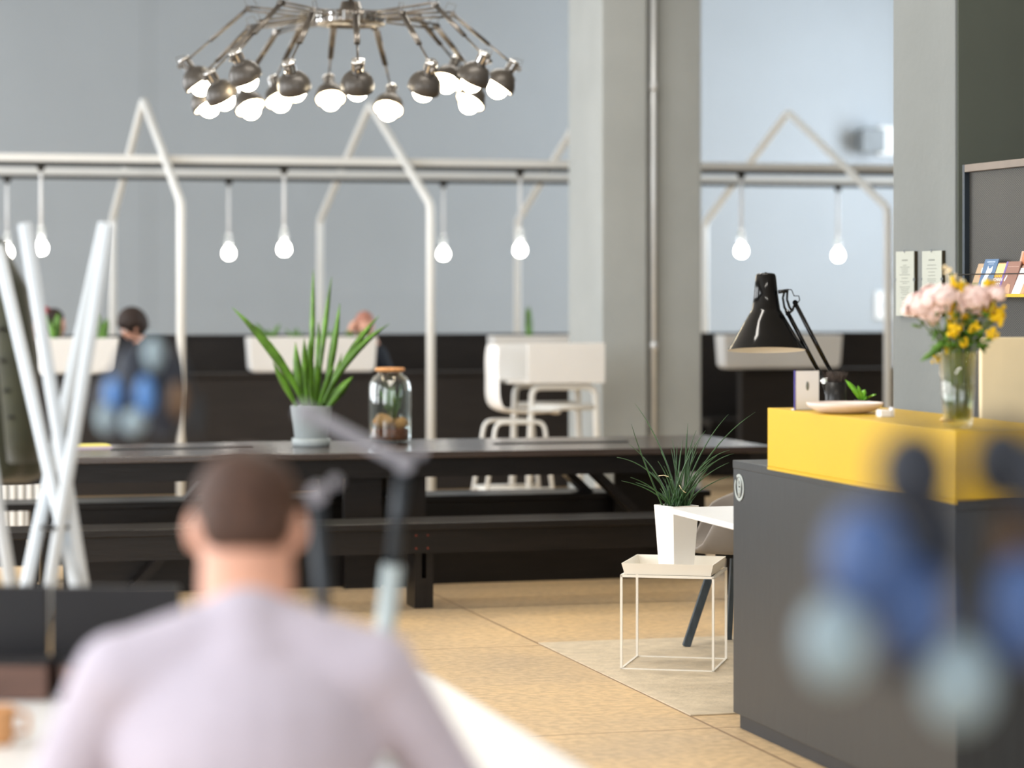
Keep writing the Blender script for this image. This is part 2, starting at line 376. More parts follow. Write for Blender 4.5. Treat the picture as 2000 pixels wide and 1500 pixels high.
# ================================================================== THE ROOM
struct('floor', MB().box((-3.2, -5.6, -.1), (13.4, 27.6, 0)), M['floor'])
struct('ceiling', MB().box((-3.2, -5.6, 4.9), (13.4, 27.6, 5.0)), M['ceiling'])
struct('wall_back', MB().box((-3.2, 27.4, 0), (13.4, 27.6, 4.9)), M['wall'])
def wall_x(name, x0, x1, y0, y1, holes, z0, z1):
    mb = MB(); y = y0
    for a, b in holes:
        if a-y > .001: mb.box((x0, y, 0), (x1, a, 4.9))
        mb.box((x0, a, 0), (x1, b, z0)); mb.box((x0, a, z1), (x1, b, 4.9)); y = b
    mb.box((x0, y, 0), (x1, y1, 4.9)); struct(name, mb, M['wall'])
wall_x('wall_left', -3.2, -3.0, -5.6, 27.4, WIN_LEFT, .8, 4.2)
wall_x('wall_right', 13.0, 13.2, -5.6, 27.4, [(21.3, 25.7)], 1.2, 4.6)
mb = MB(); mb.box((-3.0, -5.6, 0), (-.8, -5.4, 4.9)).box((8.8, -5.6, 0), (13.0, -5.4, 4.9)).box((-.8, -5.6, 0), (8.8, -5.4, .5)).box((-.8, -5.6, 4.2), (8.8, -5.4, 4.9))
struct('wall_front', mb, M['wall'])
def window(n, x, a, b, z0, z1, along='y'):
    mb = MB(); t = .035
    k = 3
    def bar(p, q):
        if along == 'y': mb.box((x-t, p[0], p[1]), (x+t, q[0], q[1]))
        else: mb.box((p[0], x-t, p[1]), (q[0], x+t, q[1]))
    for z in (z0, z1-2*t): bar((a, z), (b, z+2*t))
    for i in range(k+1):
        y = a+(b-a-2*t)*i/k; bar((y, z0), (y+2*t, z1))
    o = struct('window_%d' % n, mb, M['white']); return o
for i, (a, b) in enumerate(WIN_LEFT): window(i+1, -3.1, a, b, .8, 4.2)
window(6, 13.1, 21.3, 25.7, 1.2, 4.6); window(7, -5.5, -.8, 8.8, .5, 4.2, 'x')

for x_, y_, p_, l_ in CEIL_FILL:  # housings for the added fill lights, out of view
    t = thing('ceiling_lamp', l_, 'ceiling lamp', (x_, y_, 4.9), group='long ceiling lamps')
    MB().box((-1.25, -.18, -.17), (1.25, .18, -.10)).build('housing', M['white'], t)
    for sx in (-1, 1): MB().box((sx*1.0-.01, -.01, -.10), (sx*1.0+.01, .01, 0)).build('hanger', M['white'], t)
# middle pillar of two stepped faces with the pipe in the corner between them
pA = UV(1175, 18.2); pB = UV(1264, 18.2); pC = UV(1370, 18.32)
struct('wall_pillar_middle', MB().box((pA.x, 18.2, 0), (pB.x, 19.05, 4.9)).box((pB.x-.01, 18.32, 0), (pC.x, 19.05, 4.9)), M['pillar'], bevel=.012)
# right pillar: pale face towards us, dark painted flank
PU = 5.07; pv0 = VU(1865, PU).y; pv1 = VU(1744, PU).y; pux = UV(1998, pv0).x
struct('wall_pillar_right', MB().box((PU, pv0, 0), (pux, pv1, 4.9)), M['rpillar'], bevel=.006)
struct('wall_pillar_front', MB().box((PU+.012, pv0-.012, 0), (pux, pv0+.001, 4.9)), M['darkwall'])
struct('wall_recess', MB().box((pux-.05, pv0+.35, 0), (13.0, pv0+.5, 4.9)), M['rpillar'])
# the pipe
pp = UV(1276, 18.25); t = thing('water_pipe', 'slim vertical silver pipe in the corner of the wide grey pillar', 'pipe', (pp.x, pp.y, 0))
MB().tube([(0, 0, 0), (0, 0, 4.9)], .021, 16).build('pipe_run', M['pipe'], t)
for z in (1.2, 3.07):
    MB().lathe([(.021, -.03), (.03, -.03), (.03, .03), (.021, .03)], 16, Matrix.Translation((0, 0, z))).build('pipe_collar', M['pipe'], t)

# dark high divider behind the booths, bench seat in front of it
for a, b, lab in ((-.5, UV(1160, 22).x, 'long dark stained booth divider behind the white planters, left of the wide pillar'),
                  (UV(1355, 22).x, UV(1727, 22).x, 'dark stained booth divider right of the wide pillar behind the desk lamp')):
    t = thing('low_divider', lab.replace('booth divider', 'low divider').replace('behind the white planters', 'carrying the white planters').replace('behind the desk lamp', 'carrying a white planter'), 'divider', ((a+b)/2, 20.83, 0)); hw = (b-a)/2
    MB().box((-hw, -.05, 0), (hw, .05, .93)).build('divider_board', M['panel'], t)
    MB().box((-hw, -.10, .93), (hw, .10, .953)).build('top_rail', M['panel'], t)
    t = thing('booth_divider', lab, 'divider', ((a+b)/2, 22, 0)); hw = (b-a)/2
    MB().box((-hw, -.04, 0), (hw, .04, 1.21)).build('divider_board', M['panel'], t)
    MB().box((-hw, -.06, 1.21), (hw, .06, 1.235)).build('top_rail', M['panel'], t)
    MB().box((-hw, -.45, .44), (hw, -.045, .50)).box((-hw, -.40, 0), (hw, -.36, .44)).build('bench_seat', M['panel'], t)

# ================================================================== HOUSE-SHAPED FRAMES, RAILS, BULBS
FR = [2.78, 4.71, 6.62, 8.505]
flab = ['white house-shaped tube frame furthest left, apex left of the chandelier', 'white house-shaped tube frame whose apex is under the chandelier',
        'white house-shaped tube frame half hidden by the wide grey pillar', 'white house-shaped tube frame right of the wide pillar, behind the desk lamp']
for u, l in zip(FR, flab):
    mb = MB(); mb.tube(arcr([(0, 0, 0), (0, 0, 2.265), (0, 2.25, 3.19), (0, 4.5, 2.265), (0, 4.5, 0)], .07), .034, 14)
    o = mb.build('house_frame', M['whitemetal'], loc=(u, 20.0, 0)); tag(o, l, 'frame', 'white house-shaped frames')
RZ = 2.62
rails = []
for v, l in ((21.0, 'nearer of the two white lamp rails crossing the room, black underneath'), (23.42, 'farther of the two white lamp rails crossing the room, black underneath')):
    t = thing('lamp_rail', l, 'rail', (5.5, v, RZ), group='white lamp rails')
    MB().box((-6.5, -.035, -.012), (6.5, .035, .048)).build('cable_tray', M['whitemetal'], t)
    MB().box((-6.5, -.028, -.045), (6.5, .028, -.012)).build('black_track', M['trackblack'], t, label='black track under the white rail')
    rails.append(t)
def pendant(loc, label):
    t = thing('pendant_bulb', label, 'light bulb', loc, group='bare bulbs hanging from the white rails')
    top = RZ-.045-loc[2]
    MB().lathe([(0, 0), (.035, 0), (.035, -.012), (.012, -.05), (0, -.05)], 16, Matrix.Translation((0, 0, top))).build('cord_clip', M['trackblack'], t)
    MB().tube([(0, 0, .13), (0, 0, top-.045)], .0125, 10).build('cord', M['cord'], t)
    MB().lathe([(0, .15), (.014, .15), (.026, .12), (.034, .05), (.034, .02), (.029, .02), (.024, .04), (0, .04)], 20).build('socket', M['bulbglass'], t)
    MB().lathe([(0, .045), (.017, .045), (.022, .03), (.036, .012), (.048, -.008), (.053, -.032), (.049, -.058), (.034, -.077), (.015, -.085), (0, -.086)], 24).build('bulb', M['bulbglow'], t)
    return t
P0 = None
blist = [(80, 21.0, 'glowing bare bulb on a cord, nearest the left edge on the nearer rail'),
         (555, 21.0, 'glowing bare bulb hanging below the left half of the chandelier'),
         (1016, 21.0, 'glowing bare bulb hanging just left of the wide grey pillar'),
         (1448, 21.0, 'glowing bare bulb hanging above the black desk lamp'),
         (14, 23.42, 'small glowing bulb at the left edge above the olive coat'),
         (447, 23.42, 'small glowing bulb right of the left house frame'),
         (866, 23.42, 'small glowing bulb right of the middle house frame'),
         (1637, 23.42, 'small glowing bulb left of the right pillar')]
for px, v, l in blist:
    p = UV(px, v, 1.965)
    P0 = pendant(p, l) if P0 is None else dup(P0, p, l) if v < 22 else dup(P0, p, l)

# speaker, wall tablet on the back wall
sp = UV(1688, 27.4, 3.25)
t = thing('wall_speaker', 'grey box speaker mounted high on the back wall beside the right pillar', 'speaker', sp)
MB().box((-.14, -.28, -.13), (.14, -.08, .13)).build('speaker_box', M['speaker'], t, bevel=.02)
MB().box((-.02, -.08, -.02), (.02, 0, .02)).build('wall_bracket', M['speaker'], t)
sp = UV(1728, 27.4, 3.26)
o = MB().box((-.1, -.06, -.16), (.18, 0, .16)).build('wall_box', M['white'], loc=sp, bevel=.01); tag(o, 'white box on the back wall just right of the grey speaker', 'box')
wt = UV(1726, 27.4, 1.44)
t = thing('wall_tablet', 'white framed wall tablet on the back wall left of the right pillar', 'tablet', wt)
MB().box((-.115, -.03, -.155), (.115, 0, .155)).build('tablet_frame', M['white'], t, bevel=.02)
MB().box((-.02, -.034, -.05), (.08, -.03, .05)).build('display', M['screenblue'], t, label='small blue display')

# ================================================================== PLANTERS WITH SNAKE PLANTS
def clump(mb, x, y, z, n, h, spread, wdt, seed):
    r = random.Random(seed)
    for i in range(n):
        a = r.uniform(-1, 1); hh = h*r.uniform(.6, 1)
        p0 = Vector((x+a*.03, y+r.uniform(-.02, .02), z)); tip = p0+Vector((a*spread, r.uniform(-.06, .06), hh)); mid = p0.lerp(tip, .5)+Vector((-a*spread*.12, 0, hh*.06))
        mb.blade([p0, p0.lerp(mid, .6), mid, mid.lerp(tip, .5), tip], [wdt*.6, wdt, wdt, wdt*.75, .002], (1, r.uniform(-.5, .5), 0))
def planter(px0, px1, v, z0, z1, label, plants):
    a = UV(px0, v); b = UV(px1, v); cx = (a.x+b.x)/2; hw = (b.x-a.x)/2
    t = thing('planter_box', label, 'planter', (cx, v, 0), group='white planters along the booths')
    mb = MB(); s = .03; zt = z1-z0
    # tapered trough with inner hollow
    def ring(w_, d_, z): return [(-w_, -d_, z), (w_, -d_, z), (w_, d_, z), (-w_, d_, z)]
    R = [ring(hw-.055, .085, z0), ring(hw-.03, .098, z0+.010), ring(hw-.014, .104, z0+.035), ring(hw, .115, z1-.012), ring(hw, .115, z1), ring(hw-.018, .097, z1), ring(hw-.018, .095, z1-.05)]
    V = [[mb.bm.verts.new(p) for p in r] for r in R]
    mb.bm.faces.new(V[0][::-1]); mb.bm.faces.new(V[-1])
    for A, B in zip(V, V[1:]):
        for k in range(4): mb.bm.faces.new((A[k], A[(k+1) % 4], B[(k+1) % 4], B[k]))
    mb.build('trough', M['lacquer'], t, bevel=.018)
    MB().box((-hw+.03, -.085, z1-.055), (hw-.03, .085, z1-.045)).build('soil', M['soil'], t)
    mb = MB()
    for i, (px, n, h, sp_, w_) in enumerate(plants):
        clump(mb, UV(px, v).x-cx, 0, z1-.05, n, h, sp_, w_, int(px)+i)
    mb.build('foliage', M['leaf'], t)
planter(66, 229, 20.83, .955, 1.235, 'white planter box with snake plants furthest left, behind the crossed poles', [(107, 6, .28, .12, .07), (198, 6, .28, .10, .07)])
planter(483, 731, 20.83, .955, 1.235, 'white planter box behind the tall potted snake plant', [(528, 8, .17, .10, .03), (580, 5, .14, .08, .03), (640, 4, .14, .08, .03), (700, 6, .12, .10, .03)])
planter(958, 1190, 20.83, .955, 1.235, 'white planter box behind the white high desk', [(1036, 3, .32, .10, .05)])
planter(1405, 1636, 20.83, .955, 1.235, 'white planter box behind the black desk lamp shade', [])

# ================================================================== WHITE HIGH DESK AND HIGH CHAIR
dv = 17.55
def tubeframe(mb, w_, h, r, bar=None, splay=.03):
    mb.tube(arcr([(-w_-splay, 0, r), (-w_, 0, h), (w_, 0, h), (w_+splay, 0, r)], .07), r, 12)
    if bar: mb.tube([(-w_-splay*.3, 0, bar), (w_+splay*.3, 0, bar)], r*.95, 12)
dc = (UV(1030, dv).x+UV(1181, dv).x)/2; dw = (UV(1181, dv).x-UV(1030, dv).x)/2
dtop = .965
t = thing('high_desk', 'white high desk with tall privacy panels on tubular legs beside the wide pillar', 'desk', (dc, dv, 0))
MB().box((-dw, -.012, dtop), (dw, .012, dtop+.275)).build('front_panel', M['lacquer'], t, bevel=.004)
MB().box((-dw-.13, .012, dtop), (dw, .55, dtop+.022)).build('tabletop', M['lacquer'], t, bevel=.004)
MB().box((-dw-.13, .55, dtop), (dw, .572, dtop+.26)).build('back_panel', M['lacquer'], t, bevel=.004)
mb = MB(); tubeframe(mb, dw-.05, dtop-.025, .023, .80); fr = mb.build('leg_frame', M['whitemetal'], t); fr.location = (0, .06, 0)
f2 = fr.copy(); C.objects.link(f2); f2.parent = t; f2.location = (.0, .5, 0)

t = thing('high_chair', 'white moulded high chair with tubular legs left of the white high desk', 'chair', (UV(1010, 17.75).x, 17.75, 0))
def shell(mb):
    prof = [(-.20, 1.235), (-.215, 1.12), (-.205, .98), (-.21, .88), (-.19, .81), (-.13, .77), (0, .755), (.16, .755), (.24, .765), (.27, .745)]
    rows = []; n0 = len(mb.bm.faces)
    pr = [Vector((x, 0, z)) for x, z in prof]
    for i, p in enumerate(pr):
        hw = .19 if i > 4 else (.17+.02*i/4)
        rows.append([mb.bm.verts.new((p.x+(.035*(abs(k)/3)**2 if i < 5 else 0), hw*k/3, p.z+(.02*(abs(k)/3)**2 if i >= 5 else 0))) for k in range(-3, 4)])
    for A, B in zip(rows, rows[1:]):
        for k in range(6): mb.bm.faces.new((A[k], A[k+1], B[k+1], B[k]))
    mb._smooth(n0)
mb = MB(); shell(mb); mb.build('seat_shell', M['lacquer'], t, solid=.014, sub=2)
for sy in (-1, 1):
    MB().tube(arcr([(-.30, sy*.19, .012), (-.19, sy*.155, .70), (.15, sy*.155, .70), (.23, sy*.19, .012)], .06), .014, 12).build('leg_frame', M['whitemetal'], t)
MB().tube([(-.265, -.178, .24), (-.265, .178, .24)], .012).tube([(-.265, -.178, .24), (.20, -.178, .24)], .012).tube([(-.265, .178, .24), (.20, .178, .24)], .012).build('footrest', M['whitemetal'], t)

# ================================================================== LONG TABLE AND BENCHES
TU0, TU1 = .75, 5.22; TV0, TV1 = 13.85, 15.05; tc_ = ((TU0+TU1)/2, (TV0+TV1)/2, 0); hl = (TU1-TU0)/2; hd = (TV1-TV0)/2
t = thing('long_table', 'long dark glossy communal table on plank trestles under the chandelier', 'table', tc_)
MB().box((-hl, -hd, .705), (hl, hd, .74)).build('tabletop', M['topwood'], t, bevel=.004)
MB().box((-hl+.12, -hd+.08, .60), (hl-.12, -hd+.115, .705)).box((-hl+.12, hd-.115, .60), (hl-.12, hd-.08, .705)).build('apron', M['darkwood'], t)
for px0, px1 in ((222, 500), (975, 1238)):
    a = UV(px0, 14.35).x-tc_[0]; b = UV(px1, 14.35).x-tc_[0]
    MB().box((a, .0, .74), (b, .05, .746)).build('cable_slot', M['blacksatin'], t, label='black cable slot in the table top')
for px in (690, 775):
    a = UV(px, 14.3).x-tc_[0]
    for q0 in (-.42, .30): MB().box((a-.10, q0, 0), (a+.10, q0+.08, .705)).build('trestle_post', M['darkwood'], t)
for (x0, x1) in ((1130, 1370), (500, 260)):
    a = UV(x0, 14.0).x-tc_[0]; b = UV(x1, 14.0).x-tc_[0]
    for vy in (-.38, .33):
        MB().beam((a, vy, .70), (b, vy, 0.03), .04, .14, (0, 1, 0)).build('leg', M['darkwood'], t)
MB().box((UV(700, 14.1).x-tc_[0], -.30, 0.0), (hl-.3, -.26, .19)).box((-hl+.6, -.30, 0.0), (UV(700, 14.1).x-tc_[0], -.26, .19)).build('foot_board', M['darkwood'], t)
a = UV(1180, 14.75).x-tc_[0]
MB().box((a, .085, 0), (hl-.35, .115, .60)).build('end_board', M['darkwood'], t)
def bench(v0, v1, label, bolts=False):
    b0, b1 = .70, 5.12; c = ((b0+b1)/2, (v0+v1)/2, 0); L_ = (b1-b0)/2; d = (v1-v0)/2
    t = thing('bench', label, 'bench', c, group='dark plank benches of the long table')
    MB().box((-L_, -d, .405), (L_, d, .44)).build('seat', M['darkwood'], t, bevel=.004)
    a0 = -L_+.55
    MB().box((a0, -d+.05, .285), (L_-.02, -d+.085, .405)).box((a0, d-.085, .285), (L_-.02, d-.05, .405)).build('apron', M['darkwood'], t)
    for px in (822, 75):
        x = UV(px, v0+.2).x-c[0]
        MB().box((x-.048, -d+.13, 0), (x-.012, d-.05, .405)).box((x+.012, -d+.13, 0), (x+.048, d-.05, .405)).box((x-.0115, -d+.132, 0), (x+.0115, d-.052, .15)).build('leg', M['darkwood'], t)
    x = L_-.35
    MB().box((x-.048, -d+.13, 0), (x+.048, d-.05, .405)).build('leg', M['darkwood'], t)
    if not bolts: MB().box((-L_+.3, -d+.05, .10), (L_-.3, -d+.085, .285)).build('lower_board', M['darkwood'], t)
    if bolts:
        for px in (817, 840):
            for z in (.31, .375):
                x = UV(px, v0).x-c[0]; MB().tube([(x, -d+.046, z), (x, -d+.052, z)], .006, 8).build('bolt', M['copper'], t)
bench(12.95, 13.32, 'dark plank bench on the near side of the long table', True)
bench(14.64, 15.02, 'dark plank bench on the far side of the long table')

# things on the table
fl = G(172, 876, .74); t = thing('paper_stack', 'pale yellow and lilac leaflets at the left end of the long table', 'paper', (fl.x, fl.y, .74), .1)
MB().box((-.11, -.08, 0), (.12, .08, .012)).build('lilac_leaflets', M['pinkpaper'], t)
MB().box((-.09, -.03, .0125), (.12, .08, .022)).build('yellow_leaflets', M['yellowpaper'], t)

# potted snake plant
D0 = 14.75; pc = PD(608, D0, .74); sc_ = F/D0
t = thing('potted_snake_plant', 'tall snake plant in a pale grey pot on the long dark table', 'potted plant', pc)
MB().lathe([(0, .0), (.098, .0), (.104, .006), (.108, .045), (.102, .046), (.099, .012), (0, .010)], 40).build('saucer', M['potgrey'], t)
MB().lathe([(0, .012), (.086, .012), (.088, .016), (.114, .215), (.116, .222), (.108, .222), (.104, .19), (0, .19)], 40).build('pot', M['potgrey'], t)
MB().lathe([(.104, .195), (.06, .203), (0, .207)], 24).build('soil', M['soil'], t)
mb = MB(); side = room(1, 0)
lv = [((600, 795), (560, 700), (453, 600), 30, -.05), ((606, 795), (610, 640), (612, 526), 18, .03), ((618, 795), (632, 640), (648, 540), 16, .0),
      ((628, 795), (650, 700), (664, 592), 24, -.02), ((628, 797), (672, 690), (741, 616), 22, .03), ((622, 795), (668, 690), (761, 632), 20, -.04),
      ((588, 797), (556, 755), (533, 706), 26, -.03), ((598, 795), (580, 740), (577, 668), 26, .0), ((612, 795), (602, 720), (606, 656), 26, -.05),
      ((622, 795), (624, 700), (622, 628), 20, .05), ((632, 797), (660, 765), (690, 735), 30, -.02), ((628, 797), (655, 740), (668, 690), 16, .05),
      ((604, 797), (590, 760), (585, 720), 22, .05), ((616, 797), (640, 745), (652, 712), 20, -.06), ((610, 797), (618, 750), (620, 700), 26, -.03),
      ((600, 797), (596, 720), (594, 660), 20, -.07), ((634, 797), (650, 775), (668, 750), 26, .03)]
for b, m_, tp, w_, dd in lv:
    pts = []
    bx = 608+(b[0]-608)*.9
    for k in range(9):
        q = k/8; x = (1-q)**2*bx+2*q*(1-q)*m_[0]*1.0+q*q*tp[0]; y = (1-q)**2*(b[1]+14)+2*q*(1-q)*m_[1]+q*q*tp[1]
        pts.append(Q(x, y, D0+dd*(.3+q*3))-pc)
    prof = [.35, .45, .6, .8, 1, 1, .8, .45, .04]
    mb.blade(pts, [w_/sc_*.68*p for p in prof], side+Vector((0, 0, 0)) + room(0, 1)*random.uniform(-.5, .5))
mb.build('leaves', M['leaf'], t)

# terrarium jar
D1 = 15.1; jc = PD(761.5, D1, .74)
t = thing('terrarium_jar', 'large glass terrarium jar with cork lid, stones and a plant inside, on the long table', 'jar', jc)
prof = [(0, 0), (.105, 0), (.116, .012), (.12, .04), (.121, .29), (.116, .335), (.095, .372), (.072, .385), (.070, .398)]
inner = [(r-.005, z) for r, z in prof[::-1] if z > .03]
MB().lathe(prof+inner+[(.110, .012), (0, .010)], 48).build('glass_body', M['glass'], t)
MB().lathe([(0, .402), (.066, .402), (.083, .405), (.086, .415), (.08, .424), (.0, .426)], 40).build('cork_lid', M['cork'], t)
MB().lathe([(0, .014), (.104, .014), (.108, .03), (.106, .075), (.06, .083), (0, .075)], 32).build('earth', M['moss'], t)
for (x, y, z, r) in ((-.045, -.04, .125, (.058, .045, .042)), (.055, -.05, .11, (.04, .035, .032)), (.02, .04, .11, (.04, .04, .036))):
    mb = MB().ball((x, y, z), r, 20)
    for v in mb.bm.verts: v.co += (v.co-Vector((x, y, z)))*.12*math.sin(v.co.x*70+v.co.y*50+v.co.z*90)
    mb.build('stone', M['stone'], t)
mb = MB(); rr = random.Random(3)
for i in range(26):
    a = rr.uniform(0, 2*PI); r = rr.uniform(.01, .085); h = rr.uniform(.12, .26)
    p0 = Vector((.02, .02, .08)); tip = Vector((r*math.cos(a), r*math.sin(a), .08+h)); mid = (p0+tip)/2+Vector((0, 0, .04))
    mb.blade([p0, mid, mid.lerp(tip, .5), tip], [.003, .012, .014, .001], (math.cos(a+1.5), math.sin(a+1.5), 0), .001)
mb.build('plant', M['leaf'], t)

# ================================================================== CHANDELIER
CD = 14.5; cc = PD(685, CD, 3.075)
ch = thing('chandelier', 'large black chandelier of many jointed desk-lamp arms with glowing shades above the long table', 'chandelier', cc)
MB().lathe([(.13, .04), (.185, .04), (.192, .03), (.192, -.02), (.186, -.03), (.14, -.034), (.135, -.02), (.13, .0)], 64, closed=True).build('ring', M['bronze'], ch)
mb = MB()
for k in range(32):
    a = k*PI/16; mb.box((.186, -.006, -.018), (.197, .006, .034), Matrix.Rotation(a, 4, 'Z'))
mb.build('ring_ribs', M['chrome'], ch)
MB().lathe([(0, .10), (.05, .10), (.06, .06), (.125, .045), (.13, .0), (.125, -.02), (0, -.025)], 40).build('hub', M['bronze'], ch)
MB().tube([(0, 0, .08), (0, 0, 4.9-3.075)], .014, 12).lathe([(0, 0), (.07, 0), (.06, .03), (0, .04)], 24, Matrix.Translation((0, 0, 4.9-3.075-.041))).build('stem', M['bronze'], ch)
lamps = [(388, 160, 484, 17, -1, .15), (434, 187, 510, 44, -1, 1), (480, 149, 549, 6, -1, 1), (404, 202, 487, 54, 1, .6), (487, 207, 540, 63, 1, 1), (546, 193, 587, 54, 1, 1),
         (575, 170, 613, 22, -1, 1), (645, 190, 652, 49, 1, 1), (698, 168, 695, 26, -1, 1), (759, 210, 734, 54, 1, 1), (829, 170, 785, 26, -1, 1), (875, 156, 816, 33, 1, 1),
         (925, 152, 850, 10, -1, 1), (920, 196, 852, 52, 1, 1), (977, 165, 884, 28, 1, .2)]
RAD = .86; ctrX = (685-1000)*CD/F
for (px, py, ex, ey, sgn, kf) in lamps:
    dx = (px-685)/(F/CD); dD = sgn*math.sqrt(max(.0, RAD*RAD-dx*dx))*kf
    p = Q(px, py, CD+dD)-cc; e = Q(ex, ey, CD+dD*.62)-cc
    out = Vector((p.x, p.y, 0)).normalized()
    ax = (Vector((0, 0, 1))+out*.66).normalized()
    cap = p+ax*.098
    start = Vector((out.x*.17, out.y*.17, .02))
    mb = MB()
    sd = out.cross(Vector((0, 0, 1)))*.011
    elb = e
    j = cap+out*.05+Vector((0, 0, .0))              # joint just outside the cap
    for s_ in (-1, 1):
        mb.tube([start+sd*s_+Vector((0, 0, .012*s_)), elb+sd*s_+Vector((0, 0, .012*s_))], .0062, 8)
        mid = elb.lerp(j, .55)
        mb.tube([elb+sd*s_*.9, mid+sd*s_*.6], .0095, 8)
    mb.tube([elb.lerp(j, .5), j], .0062, 8)
    mb.tube([elb-sd*1.6, elb+sd*1.6], .016, 12); mb.tube([j-sd*1.3, j+sd*1.3], .012, 12)
    mb.ball(start, .016, 12); mb.tube([j, cap], .006, 8)
    # the loose cable loops at the joints
    for c0 in (elb, j):
        mb.tube([c0+Vector((0, 0, .0)), c0+out*.02+Vector((0, 0, .05)), c0-out*.025+Vector((0, 0, .062)), c0-out*.05+Vector((0, 0, .02))], .0022, 6)
    arm = mb.build('lamp_arm', M['bronze'], ch)
    m4 = axis_mx(p, ax)
    R = .088
    pr = [(.0, .150), (.026, .150), (.031, .143), (.030, .085), (.036, .076)]
    pr += [(R*math.sin(a), R*math.cos(a)) for a in [math.radians(q) for q in range(28, 104, 6)]]
    pr += [((R-.004)*math.sin(a), (R-.004)*math.cos(a)) for a in [math.radians(q) for q in range(100, 20, -8)]] + [(0, R-.006)]
    MB().lathe(pr, 32, m4).build('lamp_shade', M['shadegrey'], arm)
    mb = MB()
    for k in range(8):
        a = k*PI/4; mb.box((.029, -.004, .095), (.0325, .004, .135), m4 @ Matrix.Rotation(a, 4, 'Z'))
    mb.lathe([(.0312, .14), (.034, .14), (.034, .15), (.0, .154)], 20, m4)
    mb.build('shade_cap', M['chrome'], arm)
    MB().lathe([((R-.006)*math.sin(a), (R-.006)*math.cos(a)) for a in [math.radians(q) for q in range(98, 20, -8)]] + [(0, R-.012)], 32, m4).build('shade_lining', M['shadein'], arm)
    MB().ball(p-ax*.026, .056, 20).build('globe', M['glow'], arm)

# ================================================================== RECEPTION COUNTER
CU = 3.31; cy0, cy1 = 7.27, 9.22
t = thing('reception_counter', 'charcoal reception counter with a round emblem near its far corner', 'counter', (CU+.35, (cy0+cy1)/2, 0))
ox, oy = CU+.35, (cy0+cy1)/2
MB().box((CU-ox, cy0-oy, .055), (CU+.50-ox, cy1-oy, .95)).box((CU+.50-ox, cy0-oy, .055), (CU+1.75-ox, cy0+.6-oy, .95)).build('counter_body', M['counter'], t, bevel=.003)
MB().box((CU-.002-ox, cy0-.002-oy, .95), (CU+.50-ox, cy1-oy, .98)).box((CU+.50-ox, cy0-.002-oy, .95), (CU+1.75-ox, cy0+.6-oy, .98)).build('counter_top', M['counter'], t, bevel=.002)
MB().box((CU+.02-ox, cy0+.02-oy, 0), (CU+.48-ox, cy1-.02-oy, .055)).box((CU+.48-ox, cy0+.02-oy, 0), (CU+1.73-ox, cy0+.58-oy, .055)).build('plinth', M['plinth'], t)
# emblem: open ring with a bulb-like figure inside
ey = VU(1445, CU).y-oy; ez = H-(952-HZ)*VU(1445, CU).dot(Vector((SN, CS, 0)))/F
def EP(y, z, x=0): return (CU-ox-.0015+x, ey+y, ez+z)
em = MB(); n = 40; R1, R2 = .049, .039
for k in range(n):
    a0 = math.radians(130)+2*PI*k/n*.93; a1 = math.radians(130)+2*PI*(k+1)/n*.93
    a0 += math.radians(18); a1 += math.radians(18)
    pts = [EP(-R*math.cos(a), R*math.sin(a)) for R, a in ((R2, a0), (R1, a0), (R1, a1), (R2, a1))]
    em.prism(pts, (-.002, 0, 0))
em.tube([EP(.018*math.sin(a), .014+.02*math.cos(a)) for a in [2*PI*k/20 for k in range(20)]], .0035, 6, closed=True)
em.tube([EP(.009*math.sin(a), .018+.011*math.cos(a)) for a in [2*PI*k/16 for k in range(16)]], .0028, 6, closed=True)
em.tube([EP(-.016, .002), EP(-.007, -.033)], .003, 6).tube([EP(.016, .002), EP(.007, -.033)], .003, 6).tube([EP(-.007, -.033), EP(.007, -.033)], .003, 6).tube([EP(0, -.008), EP(0, -.03)], .0035, 6)
em.build('emblem', M['emblem'], t, label='pale round emblem')
# yellow raised box on the counter
YZ0, YZ1 = .973, 1.188; y0, y1 = 7.25, 8.83
o = MB().prism([(CU-.012, y0, 0), (CU+1.75, y0, 0), (CU+1.75, y0+.40, 0), (CU+.40, y0+.40, 0), (CU+.40, y1, 0), (CU-.012, y1, 0)], (0, 0, YZ1-.981)).build('counter_ledge', M['yellow'], loc=(0, 0, .981), bevel=.003)
tag(o, 'bright yellow raised ledge lying on the charcoal reception counter', 'counter ledge')
MB().box((CU-.0125, y0, -.010), (CU-.0035, y1, 0.0)).build('ledge_lip', M['yellow'], o)

# things on the yellow ledge
YT = YZ1
def onY(u, v): return Vector((u, v, YT+.0005))
p = VU(1569, 3.40); t = thing('card_holder', 'white upright card with a small grey logo at the far end of the yellow ledge', 'card', onY(p.x, 8.62), math.radians(8))
t.location.x = UV(1569, 8.62).x if UV(1569, 8.62).x > 3.36 else 3.365
MB().box((-.046, -.002, 0), (.046, .002, .135)).box((-.046, -.002, 0), (.046, .03, .003)).build('card_sheet', M['card'], t)
MB().box((-.050, -.003, 0), (-.046, .003, .137)).build('violet_edge', M['violet'], t, label='violet left edge')
MB().lathe([(0, 0), (.006, 0), (.006, .001), (0, .001)], 20, Matrix.Translation((0, -.002, .083)) @ Matrix.Rotation(PI/2, 4, 'X') @ Matrix.Diagonal((1, 2.6, 1, 1))).build('logo', M['ink'], t)
q = UV(1640, 8.40); q.x = max(q.x, 3.40)
t = thing('oval_dish', 'shallow pale pink dish on the yellow ledge in front of the brush pot', 'dish', onY(q.x, 8.36))
MB().lathe([(0, 0), (.06, 0), (.10, .008), (.128, .025), (.132, .036), (.127, .036), (.12, .026), (.095, .012), (0, .008)], 48, sx=1, sy=.9).build('dish_bowl', M['dish'], t)
q = UV(1632, 8.62)
t = thing('brush_pot', 'black pot full of upright brown bristle brushes on the yellow ledge', 'pot', onY(q.x, 8.62))
